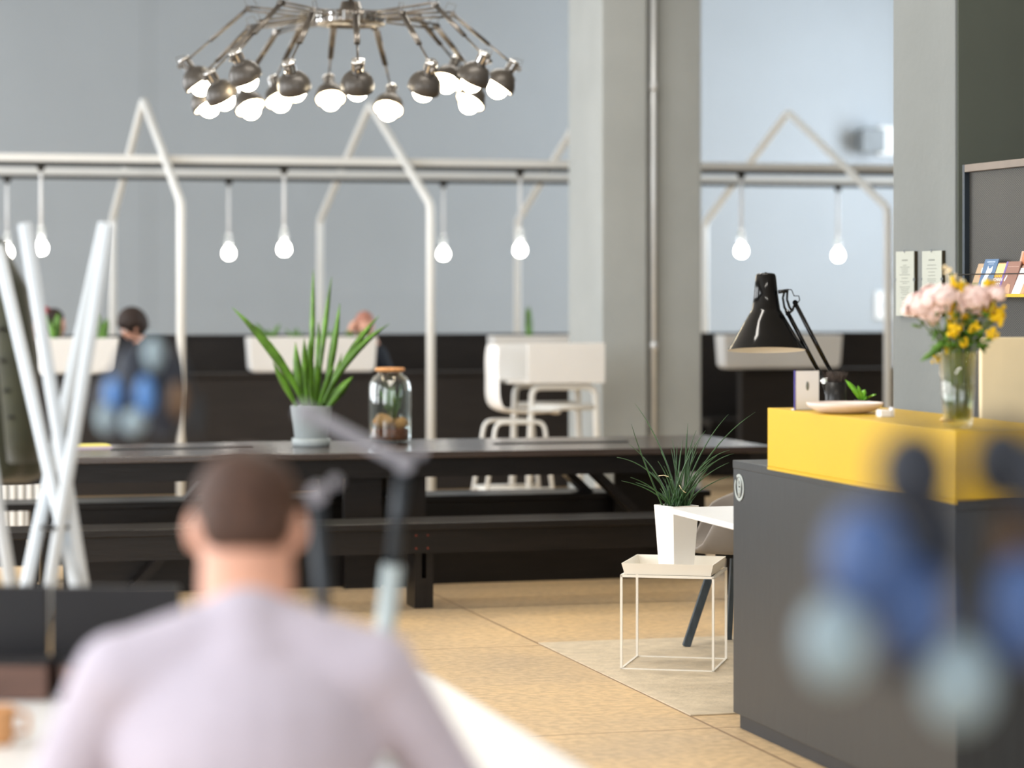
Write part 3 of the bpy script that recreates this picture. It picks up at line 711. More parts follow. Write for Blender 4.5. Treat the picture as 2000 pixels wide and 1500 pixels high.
MB().lathe([(0, 0), (.034, 0), (.036, .004), (.036, .095), (.033, .095), (.032, .01), (0, .008)], 32).build('pot', M['blacksatin'], t)
mb = MB(); rr = random.Random(5)
for i in range(120):
    a = rr.uniform(0, 2*PI); r = rr.uniform(0, .028)
    mb.tube([(r*math.cos(a), r*math.sin(a), .02), (r*1.1*math.cos(a), r*1.1*math.sin(a), .095), (r*1.55*math.cos(a), r*1.55*math.sin(a), rr.uniform(.118, .135))], .0012, 4)
mb.build('bristles', M['bristle'], t)
q = UV(1688, 8.66)
t = thing('small_succulent', 'small bright green leafy plant behind the pink dish on the yellow ledge', 'potted plant', onY(q.x, 8.68))
MB().lathe([(0, 0), (.024, 0), (.028, .03), (.025, .03), (.022, .025), (0, .025)], 24).build('pot', M['blacksatin'], t)
mb = MB()
for (dx, h, lean, w_) in ((-.055, .10, -.055, .022), (-.04, .075, -.02, .024), (-.01, .06, .0, .02), (.02, .065, .02, .022), (.045, .05, .03, .022), (.03, .035, .05, .018), (-.02, .08, -.05, .018)):
    p0 = Vector((0, 0, .022)); tip = Vector((dx, random.uniform(-.02, .02), h)); mid = p0.lerp(tip, .5)+Vector((0, 0, .008))
    mb.blade([p0, p0.lerp(mid, .6), mid, mid.lerp(tip, .5), tip], [.006, w_*.8, w_, w_*.8, .001], (1, .3, .4), .0015)
mb.build('leaves', M['leafbright'], t)
q = UV(1725, 8.12)
o = MB().box((-.025, -.02, 0), (.012, .02, .022)).box((.016, -.012, 0), (.026, .012, .030)).build('small_white_blocks', M['card'], loc=onY(q.x, 8.1), bevel=.002); tag(o, 'small white blocks on the yellow ledge right of the pink dish', 'block')
q = UV(1820, 7.85)
t = thing('small_figurine', 'tiny gold and dark bird-like ornament on the yellow ledge left of the vase', 'ornament', onY(q.x, 7.72))
MB().ball((0, 0, .014), (.02, .012, .014), 12).ball((-.02, 0, .008), .008, 10).build('body', M['brass'], t)
MB().blade([(.0, 0, .02), (.006, 0, .035), (.016, 0, .052)], [.01, .014, .001], (1, 0, 0)).tube([(0, 0, .02), (.018, 0, .0), (.028, 0, .0)], .001, 5).build('wing', M['brownleather'], t)

# vase with bouquet
VD = 8.06; vb = PD(1871, VD, YT+.0005); s_v = F/VD
t = thing('glass_vase', 'clear glass vase of water at the corner of the yellow ledge', 'vase', vb)
MB().lathe([(0, 0), (.040, 0), (.043, .006), (.047, .07), (.058, .225), (.0555, .225), (.0445, .07), (.040, .022), (0, .018)], 40).build('vase_glass', M['glass'], t)
MB().lathe([(0, .019), (.0395, .023), (.0435, .07), (.0485, .13), (0, .13)], 32).build('water', M['water'], t)
bq = thing('bouquet', 'loose bouquet of pale pink and yellow flowers standing in the glass vase', 'flowers', vb+Vector((0, 0, .03)))
B0 = vb+Vector((0, 0, .03))
mb = MB(); heads = []
pk = [(1795, 598, 30), (1822, 585, 30), (1845, 578, 26), (1815, 612, 24), (1780, 608, 20), (1898, 585, 34), (1925, 580, 26), (1948, 574, 18), (1908, 603, 22), (1822, 628, 14), (1872, 586, 20), (1835, 598, 22)]
yl = [(1868, 556, 15), (1930, 555, 13), (1862, 590, 18), (1857, 613, 15), (1892, 622, 16), (1865, 648, 17), (1884, 668, 11), (1858, 677, 15), (1930, 605, 18), (1955, 610, 14), (1940, 652, 11), (1945, 625, 14), (1828, 700, 10), (1905, 640, 12), (1874, 635, 10), (1880, 560, 10)]
rr = random.Random(11)
fp = MB(); fy = MB()
for (x, y, r) in pk:
    c = Q(x, y, VD+rr.uniform(-.06, .06))-B0; R = r/s_v
    for k in range(26):                                   # ruffled petals
        th = rr.uniform(0, 2*PI); ph = math.acos(rr.uniform(-.5, 1)); d = Vector((math.sin(ph)*math.cos(th), math.sin(ph)*math.sin(th), math.cos(ph)))
        fp.ball(c+d*R*rr.uniform(.55, .92), (R*.46, R*.46, R*.08), 8, d.to_track_quat('Z', 'Y').to_matrix().to_4x4())
    fp.ball(c, R*.55, 10)
    heads.append(c)
for (x, y, r) in yl:
    c = Q(x, y, VD+rr.uniform(-.07, .05))-B0; R = r/s_v
    for k in range(16):
        d = Vector((rr.gauss(0, 1), rr.gauss(0, 1), rr.gauss(0, .8))); d.normalize()
        fy.ball(c+d*R*rr.uniform(.3, 1.1), R*.32, 8)
    heads.append(c)
for hd_ in heads:
    a = rr.uniform(0, 2*PI); base = Vector((.026*math.cos(a), .026*math.sin(a), -.005)); neck = Vector((hd_.x*.25+.02*math.cos(a), hd_.y*.25+.02*math.sin(a), .19))
    mb.tube([base, base.lerp(neck, .5), neck, neck.lerp(hd_, .6)+Vector((0, 0, .004)), hd_], .0022, 6)
fp.build('pink_blossoms', M['petal'], bq, label='pale pink ruffled blossoms'); fy.build('yellow_blossoms', M['goldflower'], bq, label='small yellow blossoms'); mb.build('stems', M['stem'], bq)
mb = MB()
for i in range(90):
    a = rr.choice(heads); b = Vector((a.x*.45, a.y*.45, .21)); p0 = b.lerp(a, rr.uniform(.0, .7)); d = Vector((rr.gauss(0, 1), rr.gauss(0, 1), rr.uniform(-.2, .8))).normalized()
    tip = p0+d*rr.uniform(.03, .055); mb.blade([p0, p0.lerp(tip, .4), p0.lerp(tip, .7), tip], [.003, .016, .014, .001], (rr.uniform(-1, 1), rr.uniform(-1, 1), .3), .0006)
for (x, y, x2, y2) in ((1845, 672, 1797, 706), (1850, 660, 1815, 690), (1830, 640, 1822, 668), (1905, 660, 1925, 690), (1868, 560, 1856, 532), (1875, 575, 1883, 545)):
    p0 = Q(x, y, VD)-B0; tip = Q(x2, y2, VD-.02)-B0
    mb.blade([p0, p0.lerp(tip, .35), p0.lerp(tip, .7), tip], [.006, .03, .026, .002], (.3, .6, .7), .0006)
mb.build('leaves', M['leaf'], bq)
mb = MB()
for (x, y) in ((1855, 530), (1866, 541), (1880, 548), (1848, 524)):
    c = Q(x, y, VD+.05)-B0
    for k in range(8): mb.ball(c+Vector((rr.gauss(0, .005), rr.gauss(0, .005), rr.gauss(0, .005))), .004, 6)
    mb.tube([c, Vector((c.x*.5, c.y*.5, .25))], .0015, 5)
mb.build('dry_sprigs', M['cream'], bq)

# cream panel behind the vase
cp = VU(1906, 3.86)
t = thing('desk_screen', 'cream coloured panel standing behind the counter right of the vase', 'panel', (cp.x+.35, 8.30, 0))
MB().box((-.345, -.012, .70), (.38, .012, 1.442)).build('screen_board', M['cream'], t, bevel=.004)
for sx in (-.3, .33): MB().box((sx-.02, -.15, 0), (sx+.02, .15, .02)).box((sx-.015, -.015, .02), (sx+.015, .015, .70)).build('foot', M['blacksatin'], t)

# ================================================================== WHITE DESK BEHIND THE COUNTER
t = thing('white_desk', 'white desk with thin top behind the far end of the charcoal counter', 'desk', (4.05, 9.66, 0))
MB().box((3.33-4.05, 9.27-9.66, .718), (.75, 10.05-9.66, .74)).build('desk_top', M['lacquer'], t, bevel=.003)
bx = -.27
MB().lathe([(0, 0), (.185, 0), (.185, .006), (.15, .014), (.04, .025), (.03, .035), (0, .035)], 48, Matrix.Translation((bx-.03, .0, 0))).build('round_foot', M['lacquer'], t)
MB().tube([(bx-.03, 0, .03), (bx-.03, 0, .718)], .028, 20).build('pedestal', M['lacquer'], t)
MB().box((.68, -.36, 0), (.72, .36, .718)).build('end_panel', M['lacquer'], t)

# desk lamp on the counter's far end
LD = 9.66
def LQ(px, py, dd=0): return Q(px, py, LD+dd)
lb = Vector((UV(1640, 9.02).x, 9.02, .9805))
t = thing('desk_lamp', 'glossy black jointed desk lamp with a wide conical shade at the counter end', 'lamp', lb)
MB().lathe([(0, 0), (.085, 0), (.09, .006), (.088, .022), (.03, .03), (0, .03)], 40).build('base', M['blackgloss'], t)
sC = LQ(1497, 684); up = Vector((0, 0, 1))
tow = -room(0, 1); axl = (up - tow*(-.0) + room(0, 1)*.10+room(1, 0)*.0).normalized()
m4 = axis_mx(sC-lb, axl); k = LD/F
out_ = [(76, 0), (75.5, 1.5), (60, 25), (44, 53), (30.5, 76), (28, 79), (23.5, 110), (20, 146), (17.5, 150), (0, 150)]
inn = [(0, 147), (17, 146), (21, 110), (25.5, 80), (28.5, 74), (42, 51), (58, 24), (74, 0)]
sh = MB().lathe([(r*k, z*k) for r, z in out_], 64, m4).build('lamp_shade', M['blackgloss'], t)
MB().lathe([(r*k, z*k) for r, z in inn], 64, m4).lathe([(74*k, 0), (76*k, 0)], 64, m4).build('shade_lining', M['shadein'], sh, label='white inner lining')
MB().ball(m4 @ Vector((0, 0, 22*k)), .034, 20).build('bulb', M['shadein'], sh)
MB().lathe([(0, 0), (.005, 0), (.004, .006), (0, .008)], 12, m4 @ Matrix.Translation((0, 0, 149.5*k))).build('top_knob', M['blackgloss'], sh)
def L_(px, py, dd=0): return LQ(px, py, dd)-lb
mb = MB()
mb.tube([L_(1520, 570), L_(1537, 568)], .007, 10)
mb.tube([L_(1533, 566), L_(1529, 582), L_(1532, 600), L_(1539, 613)], .0045, 8)
mb.tube([L_(1538, 566), L_(1537, 585), L_(1542, 600), L_(1546, 606)], .0045, 8)
mb.tube([L_(1539, 613), L_(1548, 606), L_(1553, 590)], .0045, 8)
mb.tube([L_(1539, 613, -.015), L_(1539, 613, .015)], .009, 12); mb.tube([L_(1553, 591, -.015), L_(1553, 591, .015)], .010, 12)
mb.build('tilt_joint', M['blackgloss'], t)
MB().tube([L_(1537, 565), L_(1546, 566), L_(1551, 578), L_(1560, 578), L_(1562, 586), L_(1555, 595)], .0022, 6).build('cable', M['blacksatin'], t)
MB().tube([L_(1536, 606), L_(1608, 744)], .0078, 12).build('upper_arm', M['blackgloss'], t)
MB().tube([L_(1553, 592), L_(1628, 737)], .0078, 12).build('upper_arm', M['blackgloss'], t)
e1 = L_(1608, 744); e2 = L_(1628, 737)
MB().tube([e1+Vector((0, -.0, 0))-room(0, .02), e1+room(0, .02)], .011, 12).tube([e2-room(0, .02), e2+room(0, .02)], .011, 12).tube([e1, e2], .008).build('elbow', M['chrome'], t, label='chrome elbow joint')
MB().tube([e1, Vector((-.012, 0, .10))], .007).tube([e2, Vector((.022, 0, .10))], .007).build('lower_arm', M['blackgloss'], t)
MB().tube([(0, 0, .028), (0, 0, .10)], .014).tube([(-.02, 0, .10), (.03, 0, .10)], .012).build('base_joint', M['blackgloss'], t)

# ================================================================== TRAY TABLE WITH PLANT
ta = math.radians(-27.5); tcen = Vector((3.615, 10.81, .006)); hs = .195; r_ = .005
t = thing('tray_table', 'small white wire-frame tray table carrying the faceted pot', 'side table', tcen, ta)
mb = MB()
for sx in (-1, 1):
    for sy in (-1, 1): mb.box((sx*hs-r_, sy*hs-r_, -.006), (sx*hs+r_, sy*hs+r_, .392))
for z in (-.001, .392):
    for s_ in (-1, 1):
        mb.box((-hs-r_, s_*hs-r_, z-.005), (hs+r_, s_*hs+r_, z+.005)); mb.box((s_*hs-r_, -hs-r_, z-.005), (s_*hs+r_, hs+r_, z+.005))
mb.build('wire_frame', M['traym'], t)
mb = MB(); ti = .183; to_ = .195; z0, z1 = .3975, .445
def sq(w_, z): return [mb.bm.verts.new((sx*w_, sy*w_, z)) for sx, sy in ((-1, -1), (1, -1), (1, 1), (-1, 1))]
R = [sq(ti, z0), sq(to_, z1), sq(to_-.004, z1), sq(ti-.003, z0+.004)]
mb.bm.faces.new(R[0][::-1]); mb.bm.faces.new(R[3])
for A, B in zip(R, R[1:]):
    for k_ in range(4): mb.bm.faces.new((A[k_], A[(k_+1) % 4], B[(k_+1) % 4], B[k_]))
mb.build('tray', M['traym'], t)
pc2 = PD(1321, 11.37, .4085+.0); prot = math.radians(18.7)
t = thing('faceted_pot_plant', 'thin-leaved spiky plant in a white faceted tapered pot on the tray table', 'potted plant', pc2, prot)
mb = MB()
def sq2(w_, z): return [mb.bm.verts.new((sx*w_, sy*w_, z)) for sx, sy in ((-1, -1), (1, -1), (1, 1), (-1, 1))]
R = [sq2(.053, 0), sq2(.0685, .277), sq2(.0655, .277), sq2(.063, .25)]
mb.bm.faces.new(R[0][::-1]); mb.bm.faces.new(R[3])
for A, B in zip(R, R[1:]):
    for k_ in range(4): mb.bm.faces.new((A[k_], A[(k_+1) % 4], B[(k_+1) % 4], B[k_]))
mb.build('pot', M['potwhite'], t, bevel=.0015)
MB().box((-.061, -.061, .245), (.061, .061, .262)).build('soil', M['soil'], t)
inv = (Matrix.Translation(pc2) @ Matrix.Rotation(prot, 4, 'Z')).inverted()
tips = [(255, 75), (228, 250), (105, 528), (145, 725), (205, 415), (220, 695), (340, 545), (570, 372), (700, 240), (770, 305), (848, 305), (1040, 168), (1264, 150), (1085, 497), (1050, 467), (1045, 572), (1060, 685), (805, 370), (740, 390), (475, 480), (560, 460), (400, 650), (865, 630), (265, 740), (660, 380), (640, 470), (610, 430), (720, 470), (690, 330), (780, 480), (840, 560), (930, 560), (500, 600), (700, 560), (590, 560), (760, 400), (960, 500), (450, 560)]
mb = MB(); rr = random.Random(2); PDp = 11.37
for i, (cx_, cy_) in enumerate(tips):
    tx, ty = 1180+cx_/4.285, 770+cy_/4.285
    bx_ = 1320+rr.uniform(-22, 22)*.8+(tx-1320)*.07; by_ = 998
    lenp = math.hypot(tx-bx_, ty-by_)
    cxp = bx_+(tx-bx_)*.38; cyp = by_+(ty-by_)*.62-(abs(tx-bx_)*.10)
    if cx_ in (1085, 1050, 105): cyp -= 18
    if cx_ == 228: cxp = bx_+(tx-bx_)*.75
    dd = rr.uniform(-.07, .07); pts = []; wd = []
    n = 12
    for k_ in range(n+1):
        q = k_/n; x = (1-q)**2*bx_+2*q*(1-q)*cxp+q*q*tx; y = (1-q)**2*by_+2*q*(1-q)*cyp+q*q*ty
        pts.append(inv @ Q(x, y, PDp+dd*(.25+q*1.4))); wd.append((.0034*(1-q)**.7+.0006))
    mb.tube(pts, wd, 6)
for i in range(26):
    a = rr.uniform(0, 2*PI); L0 = rr.uniform(.05, .14); b0 = Vector((rr.uniform(-.05, .05), rr.uniform(-.05, .05), .255)); tp = b0+Vector((math.cos(a)*L0*.6, math.sin(a)*L0*.6, L0))
    mb.tube([b0, b0.lerp(tp, .5)+Vector((0, 0, .01)), tp], [.003, .0025, .0006], 6)
mb.build('leaves', M['leafgrass'], t)
mb = MB()
for pts in ([(455, 683), (500, 678), (540, 690), (560, 720)], [(630, 763), (645, 790), (665, 812), (685, 826)]):
    mb.tube([inv @ Q(1180+x/4.285, 770+y/4.285, PDp-.05) for x, y in pts], .0016, 6)
mb.build('dry_leaves', M['cream'], t, label='dry curled leaf tips')

# mat on the floor
a = 3.24
o = MB().box((-.0, 0, 0), (1.85, 2.13, .005)).build('floor_mat', M['mat'], loc=(a, 9.50, .0005), bevel=.001); tag(o, 'thin grey beige floor mat under the tray table', 'floor mat')
tray_z = .006

# shell armchair behind the tray table
cc2 = PD(1440, 11.95, .006)
t = thing('shell_armchair', 'grey moulded shell armchair on dark wooden legs behind the tray table', 'chair', cc2, math.radians(-15+180))
mb = MB(); n0 = 0; rows = []
NA = 28; NR = 8
for i in range(NR+1):
    q = i/NR; row = []
    for j in range(NA):
        a = 2*PI*j/NA                                  # a = 0 points to the open front (+x)
        fr_ = (1+math.cos(a))/2
        rimz = .47+(.29)*(1-fr_)**.55+.09*max(0, -math.cos(a))**2
        if fr_ > .8: rimz = .44+.02
        rx = .29*(1 if math.cos(a) < 0 else .92); ry = .30
        if q < .5: rr_ = q/.5*.80; z = .425+.02*q
        else:
            k_ = (q-.5)/.5; rr_ = .80+.24*math.sin(k_*PI/2); z = .435+(rimz-.435)*(1-math.cos(k_*PI/2))*1.0
        row.append(mb.bm.verts.new((rx*rr_*math.cos(a), ry*rr_*math.sin(a), z)) if i else None)
    rows.append(row)
c0 = mb.bm.verts.new((0, 0, .425))
for j in range(NA): mb.bm.faces.new((c0, rows[1][j], rows[1][(j+1) % NA]))
for A, B in zip(rows[1:], rows[2:]):
    for j in range(NA): mb.bm.faces.new((A[j], B[j], B[(j+1) % NA], A[(j+1) % NA]))
mb._smooth(0); mb.build('seat_shell', M['chairgrey'], t, solid=.010, sub=1)
foot = (Matrix.Translation(cc2) @ Matrix.Rotation(math.radians(165), 4, 'Z')).inverted() @ PD(1340, 11.93, .0)
ang0 = math.atan2(foot.y, foot.x); rf = math.hypot(foot.x, foot.y)
for k_ in range(4):
    a = ang0+k_*PI/2
    MB().beam((math.cos(a)*rf, math.sin(a)*rf, .0), (math.cos(a)*rf*.42, math.sin(a)*rf*.42, .40), .026, .036, (math.cos(a), math.sin(a), 0)).build('leg', M['chairleg'], t, bevel=.003)
MB().beam((math.cos(ang0)*rf*.42, math.sin(ang0)*rf*.42, .405), (-math.cos(ang0)*rf*.42, -math.sin(ang0)*rf*.42, .405), .03, .02).beam((-math.sin(ang0)*rf*.42, math.cos(ang0)*rf*.42, .405), (math.sin(ang0)*rf*.42, -math.cos(ang0)*rf*.42, .405), .03, .02).build('under_frame', M['blacksatin'], t)

# ================================================================== RIGHT WALL: MENUS, RACK, BROCHURES
def menu(px0, px1, ytop, ybot, label):
    a = VU(px0, PU-.015); b = VU(px1, PU-.015); Dm = ((a+b)/2).dot(Vector((SN, CS, 0)))
    zt = H-(ytop-HZ)*Dm/F; zb = H-(ybot-HZ)*Dm/F; c = (PU-.001, (a.y+b.y)/2, (zt+zb)/2); hw = (a.y-b.y)/2; hh = (zt-zb)/2
    t = thing('wall_menu', label, 'menu', c, group='narrow framed menus on the right pillar')
    MB().box((-.014, -hw-.004, -hh), (-.001, hw-.006, hh)).build('backing_board', M['clipgold'], t)
    MB().box((-.017, -hw, -hh), (-.0145, hw, hh)).build('sheet', M['paper'], t)
    mb = MB(); rr = random.Random(int(px0)); z = hh-.045; first = True
    while z > -hh+.03:
        wl = .034 if first else rr.uniform(.022, .062)
        mb.box((-.0177, -wl, z), (-.0171, wl, z+(.006 if first else .0026))); z -= .022 if first else rr.choice((.009, .009, .016)); first = False
    mb.build('printed_lines', M['ink'], t)
    for y, z in ((-hw-.002, .02), (-hw-.002, -hh*.55), (hw, .02), (0, hh)):
        MB().box((-.020, y-.007, z-.006), (-.0146, y+.007, z+.006)).build('clip', M['chrome'], t)
menu(1751, 1786, 491, 617, 'narrow pale framed menu, left one of the two on the right pillar')
menu(1802, 1840, 490, 617, 'narrow pale framed menu, right one of the two, partly behind pink flowers')
ru = 4.99
yA = VU(1884, ru).y; yB = 8.6
Dm = Vector((ru, yA, 0)).dot(Vector((SN, CS, 0))); zt = H-(322-HZ)*Dm/F
t = thing('mesh_rack', 'tall dark metal mesh rack with a yellow shelf on the right wall', 'rack', (ru, yA, 0))
MB().box((.012, yB-yA, .35), (.016, -.02, zt-.02)).build('mesh_sheet', M['meshmetal'], t)
MB().box((-.012, -.024, 0), (.05, 0, zt)).build('side_post', M['rackmetal'], t, bevel=.002)
MB().box((-.012, yB-yA, 0), (.05, yB-yA+.024, zt)).build('side_post', M['rackmetal'], t, bevel=.002)
MB().box((-.012, yB-yA+.024, zt-.034), (.05, -.024, zt)).build('top_rail', M['racktop'], t, bevel=.002)
MB().box((-.012, yB-yA+.024, .3), (.05, -.024, .33)).build('bottom_rail', M['rackmetal'], t, bevel=.002)
sz = H-(580-HZ)*11.45/F
shf = MB().box((-.085, yB-yA+.03, sz), (.011, -.03, sz+.014)).build('shelf', M['yellow'], t, label='yellow shelf')
MB().tube([(-.082, yB-yA+.03, sz+.098), (-.082, -.012, sz+.098)], .0026, 8).tube([(-.082, -.012, sz+.098), (0, -.012, sz+.098)], .0026, 8).build('guard_wire', M['blacksatin'], t)
def brochure(px0, px1, h, col, label, deco=None, lean=.05, zoff=0, uoff=0, cat='brochure'):
    ub = ru-.076+uoff+.0; y_a = VU(px0, ub).y; y_b = VU(px1, ub).y
    m = mat('brochure_cover', srgb(*col), .45, noise=.05, nscale=20)
    t = thing('brochure', label, cat, (ub, (y_a+y_b)/2, sz+.0145+zoff), group='brochures on the yellow shelf')
    hw = abs(y_a-y_b)/2; tilt = Matrix.Rotation(math.atan2(lean, h), 4, 'Y')
    MB().box((0, -hw, 0), (.004, hw, h), tilt).build('cover', m, t)
    if deco: deco(t, hw, h, tilt)
    return t
def strip(t, tilt, y0, y1, z0, z1, col, name='print'):
    MB().box((-.0006, y0, z0), (0, y1, z1), tilt).build(name, mat('print_ink', srgb(*col), .5, noise=.15, nscale=60), t)
def blob(t, tilt, pts, col, name='print'):
    MB().prism([(-.0001, y, z) for y, z in pts], (-.0008, 0, 0), tilt).build(name, mat('print_ink', srgb(*col), .5, noise=.05), t)
# on these covers -y is to the right in the view
brochure(1892, 1912, .138, (176, 150, 120), 'small beige illustrated brochure, furthest left on the yellow shelf',
         lambda t, w_, h, q: (blob(t, q, [(.0, .12), (-w_*.5, .115), (-w_*.6, .10), (-.2*w_, .092), (0, .10)], (236, 232, 226)), strip(t, q, -w_, w_, .02, .05, (120, 118, 70)), strip(t, q, -w_*.9, 0, .075, .085, (196, 120, 90))))
def cat_map(t, w_, h, q):
    blob(t, q, [(w_*.25, .125), (w_*.05, .112), (-w_*.25, .114), (-w_*.45, .125), (-w_*.5, .10), (-w_*.1, .075), (-w_*.15, .055), (-w_*.55, .04), (-w_*.2, .012), (w_*.1, .02), (w_*.5, .03), (w_*.55, .06), (w_*.35, .085), (w_*.3, .105)], (236, 238, 240))
    strip(t, q, -w_*.6, w_*.6, .14, .146, (150, 170, 196)); strip(t, q, -w_*.5, w_*.3, .132, .135, (150, 170, 196))
brochure(1905, 1931, .156, (74, 108, 146), 'blue brochure with a white map silhouette, second from the left on the yellow shelf', cat_map)
def kiez(t, w_, h, q):
    strip(t, q, -w_*.95, w_*.95, .085, .135, (238, 206, 140), 'photo_print')
    for i in range(6): strip(t, q, -w_*.8+i*w_*.28, -w_*.8+i*w_*.28+w_*.14, .075, .088, (250, 200, 40))
    R0 = q @ Matrix.Translation((-.001, 0, .056)) @ Matrix(((0, 0, -1, 0), (-1, 0, 0, 0), (0, 1, 0, 0), (0, 0, 0, 1)))
    white = mat('white_ink', srgb(246, 244, 240), .5)
    text_mesh('lettering', 'WOHNEN', .022, R0, white, t, .0003)
    text_mesh('lettering', 'IN KIEZ', .024, R0 @ Matrix.Translation((0, -.024, 0)), white, t, .0003)
brochure(1927, 1951, .140, (152, 116, 84), 'brown brochure with white capital lettering IN KIEZ on the yellow shelf', kiez)
brochure(1947, 1975, .144, (142, 104, 92), 'brown brochure with a violet spine on the yellow shelf',
         lambda t, w_, h, q: (strip(t, q, w_*.75, w_, .0, .144, (116, 94, 164), 'spine'), blob(t, q, [(w_*.1, .0), (w_*.1, .03), (-.1*w_, .045), (-.5*w_, .04), (-.7*w_, .0)], (188, 150, 122)), strip(t, q, -w_*.9, w_*.6, .12, .122, (190, 160, 150)), blob(t, q, [(w_*.6, .06), (w_*.4, .085), (w_*.3, .08), (w_*.45, .055)], (232, 226, 222))))
brochure(1968, 1999, .118, (222, 222, 226), 'white brochure with an orange corner at the right end of the yellow shelf',
         lambda t, w_, h, q: (strip(t, q, -w_, -w_*.55, .0, .08, (232, 150, 112)), strip(t, q, -w_*.3, w_*.6, .085, .09, (226, 190, 190)), strip(t, q, -w_*.3, w_*.5, .07, .073, (200, 200, 206))))
brochure(1977, 2012, .185, (190, 160, 140), 'photo brochure with hanging striped curtains standing behind the white brochure',
         lambda t, w_, h, q: (strip(t, q, w_*.1, w_*.8, .125, .18, (196, 126, 88)), *[strip(t, q, -w_*.9+i*w_*.18, -w_*.9+i*w_*.18+w_*.09, .13, .18, (214, 216, 222)) for i in range(5)], strip(t, q, -w_, w_*.6, .122, .128, (120, 80, 66))), lean=.046, uoff=.024)

# ================================================================== LEFT SIDE: COAT RACK, COAT, RADIATOR
crk = PD(108, 7.0, 0)
t = thing('pole_coat_rack', 'coat rack of crossed pale painted poles standing at the left edge', 'coat rack', crk)
def line(px0, py0, px1, py1, y): return px0+(px1-px0)*(y-py0)/(py1-py0)
pls = [(-5, 480, 148, 1147, 7.22, 6.8), (48, 437, 163, 1147, 6.85, 7.2), (212, 437, 97, 1147, 6.8, 7.2), (203, 437, 50, 1147, 7.3, 6.75), (-85, 500, 22, 1147, 6.5, 7.2)]
for (x0, y0_, x1, y1_, Dt, Db) in pls:
    top = Q(x0, y0_, Dt); yb = HZ+H*F/Db
    bot = PD(line(x0, y0_, x1, y1_, yb), Db, .0)
    # re-aim so that the pole still passes the lower reference point
    for _ in range(12):
        q = (y1_-y0_)/(yb-y0_); D_ = 1/(1/Dt+(1/Db-1/Dt)*q)
        zt_ = top.z; D_ref = D_
        break
    MB().tube([top-crk, bot-crk], .0165, 16).build('pole', M['pole'], t)
MB().tube([PD(108, 7.0, .98)-crk+Vector((.035*math.cos(a), .035*math.sin(a), 0)) for a in [2*PI*k_/16 for k_ in range(16)]], .006, 6, closed=True).build('lashing', M['blacksatin'], t)

cD = 7.46; cc3 = PD(-50, cD, 1.4)
t = thing('olive_coat', 'olive green coat hanging at the left edge behind the pale poles', 'coat', cc3)
mb = MB(); rows = []
prof = [(470, -62, 4, .05), (484, -100, 14, .09), (520, -150, 26, .11), (580, -172, 44, .12), (660, -176, 56, .12), (760, -178, 70, .13), (850, -180, 82, .13), (920, -182, 86, .13), (945, -182, 84, .12)]
NS = 40
for (y, xl, xr, th) in prof:
    row = []
    for j in range(NS):
        a = 2*PI*j/NS; cx_ = (xl+xr)/2; hw = (xr-xl)/2
        fold = 1+.07*math.sin(a*7+y*.01)*min(1, (y-470)/200)
        px = cx_+hw*math.cos(a)*(1 if abs(math.cos(a)) > .9 else fold)
        row.append(mb.bm.verts.new(Q(px, y+5*math.sin(a*3), cD+th*math.sin(a)*fold)-cc3))
    rows.append(row)
for A, B in zip(rows, rows[1:]):
    for j in range(NS): mb.bm.faces.new((A[j], A[(j+1) % NS], B[(j+1) % NS], B[j]))
mb.bm.faces.new(rows[0]); mb.bm.faces.new(rows[-1][::-1]); mb._smooth(0)
mb.build('coat_body', M['coat'], t, sub=1)
def cq(x, y, d): return Q(x, y, cD+d)-cc3
mb = MB()
mb.tube([cq(-2, 500, -.12), cq(18, 570, -.15), cq(34, 700, -.17), cq(44, 850, -.17), cq(46, 900, -.16)], [.03, .052, .055, .048, .044], 16).build('sleeve', M['coat'], t)
MB().tube([cq(-60, 478, -.07), cq(-30, 476, -.09), cq(0, 486, -.08), cq(14, 520, -.1)], [.025, .03, .026, .012], 12).build('collar', M['coat'], t)
for (x, y) in ((4, 643), (8, 704), (15, 763), (24, 815)):
    q = cq(x, y, -.215); MB().ball(q, (.016, .008, .006), 12).build('button', M['button'], t)
MB().tube([cq(-30, 476, -.02), cq(-22, 468, -.08), Q(-5, 482, 7.24)-cc3, Q(2, 492, 7.21)-cc3], .004, 6).build('hanger_loop', M['button'], t)

ra = PD(8, 16.6, 0)
t = thing('white_radiator', 'white column radiator at the left edge beyond the benches', 'radiator', (ra.x, ra.y, 0), math.radians(-15))
for k_ in range(-6, 4):
    x = k_*.052+.06; MB().box((x-.018, -.05, .12), (x+.018, .05, .66)).build('column', M['white'], t, bevel=.012)
MB().box((-.29, -.03, .08), (.25, .03, .12)).box((-.25, -.03, 0), (-.21, .03, .08)).box((.17, -.03, 0), (.21, .03, .08)).build('base_rail', M['white'], t)

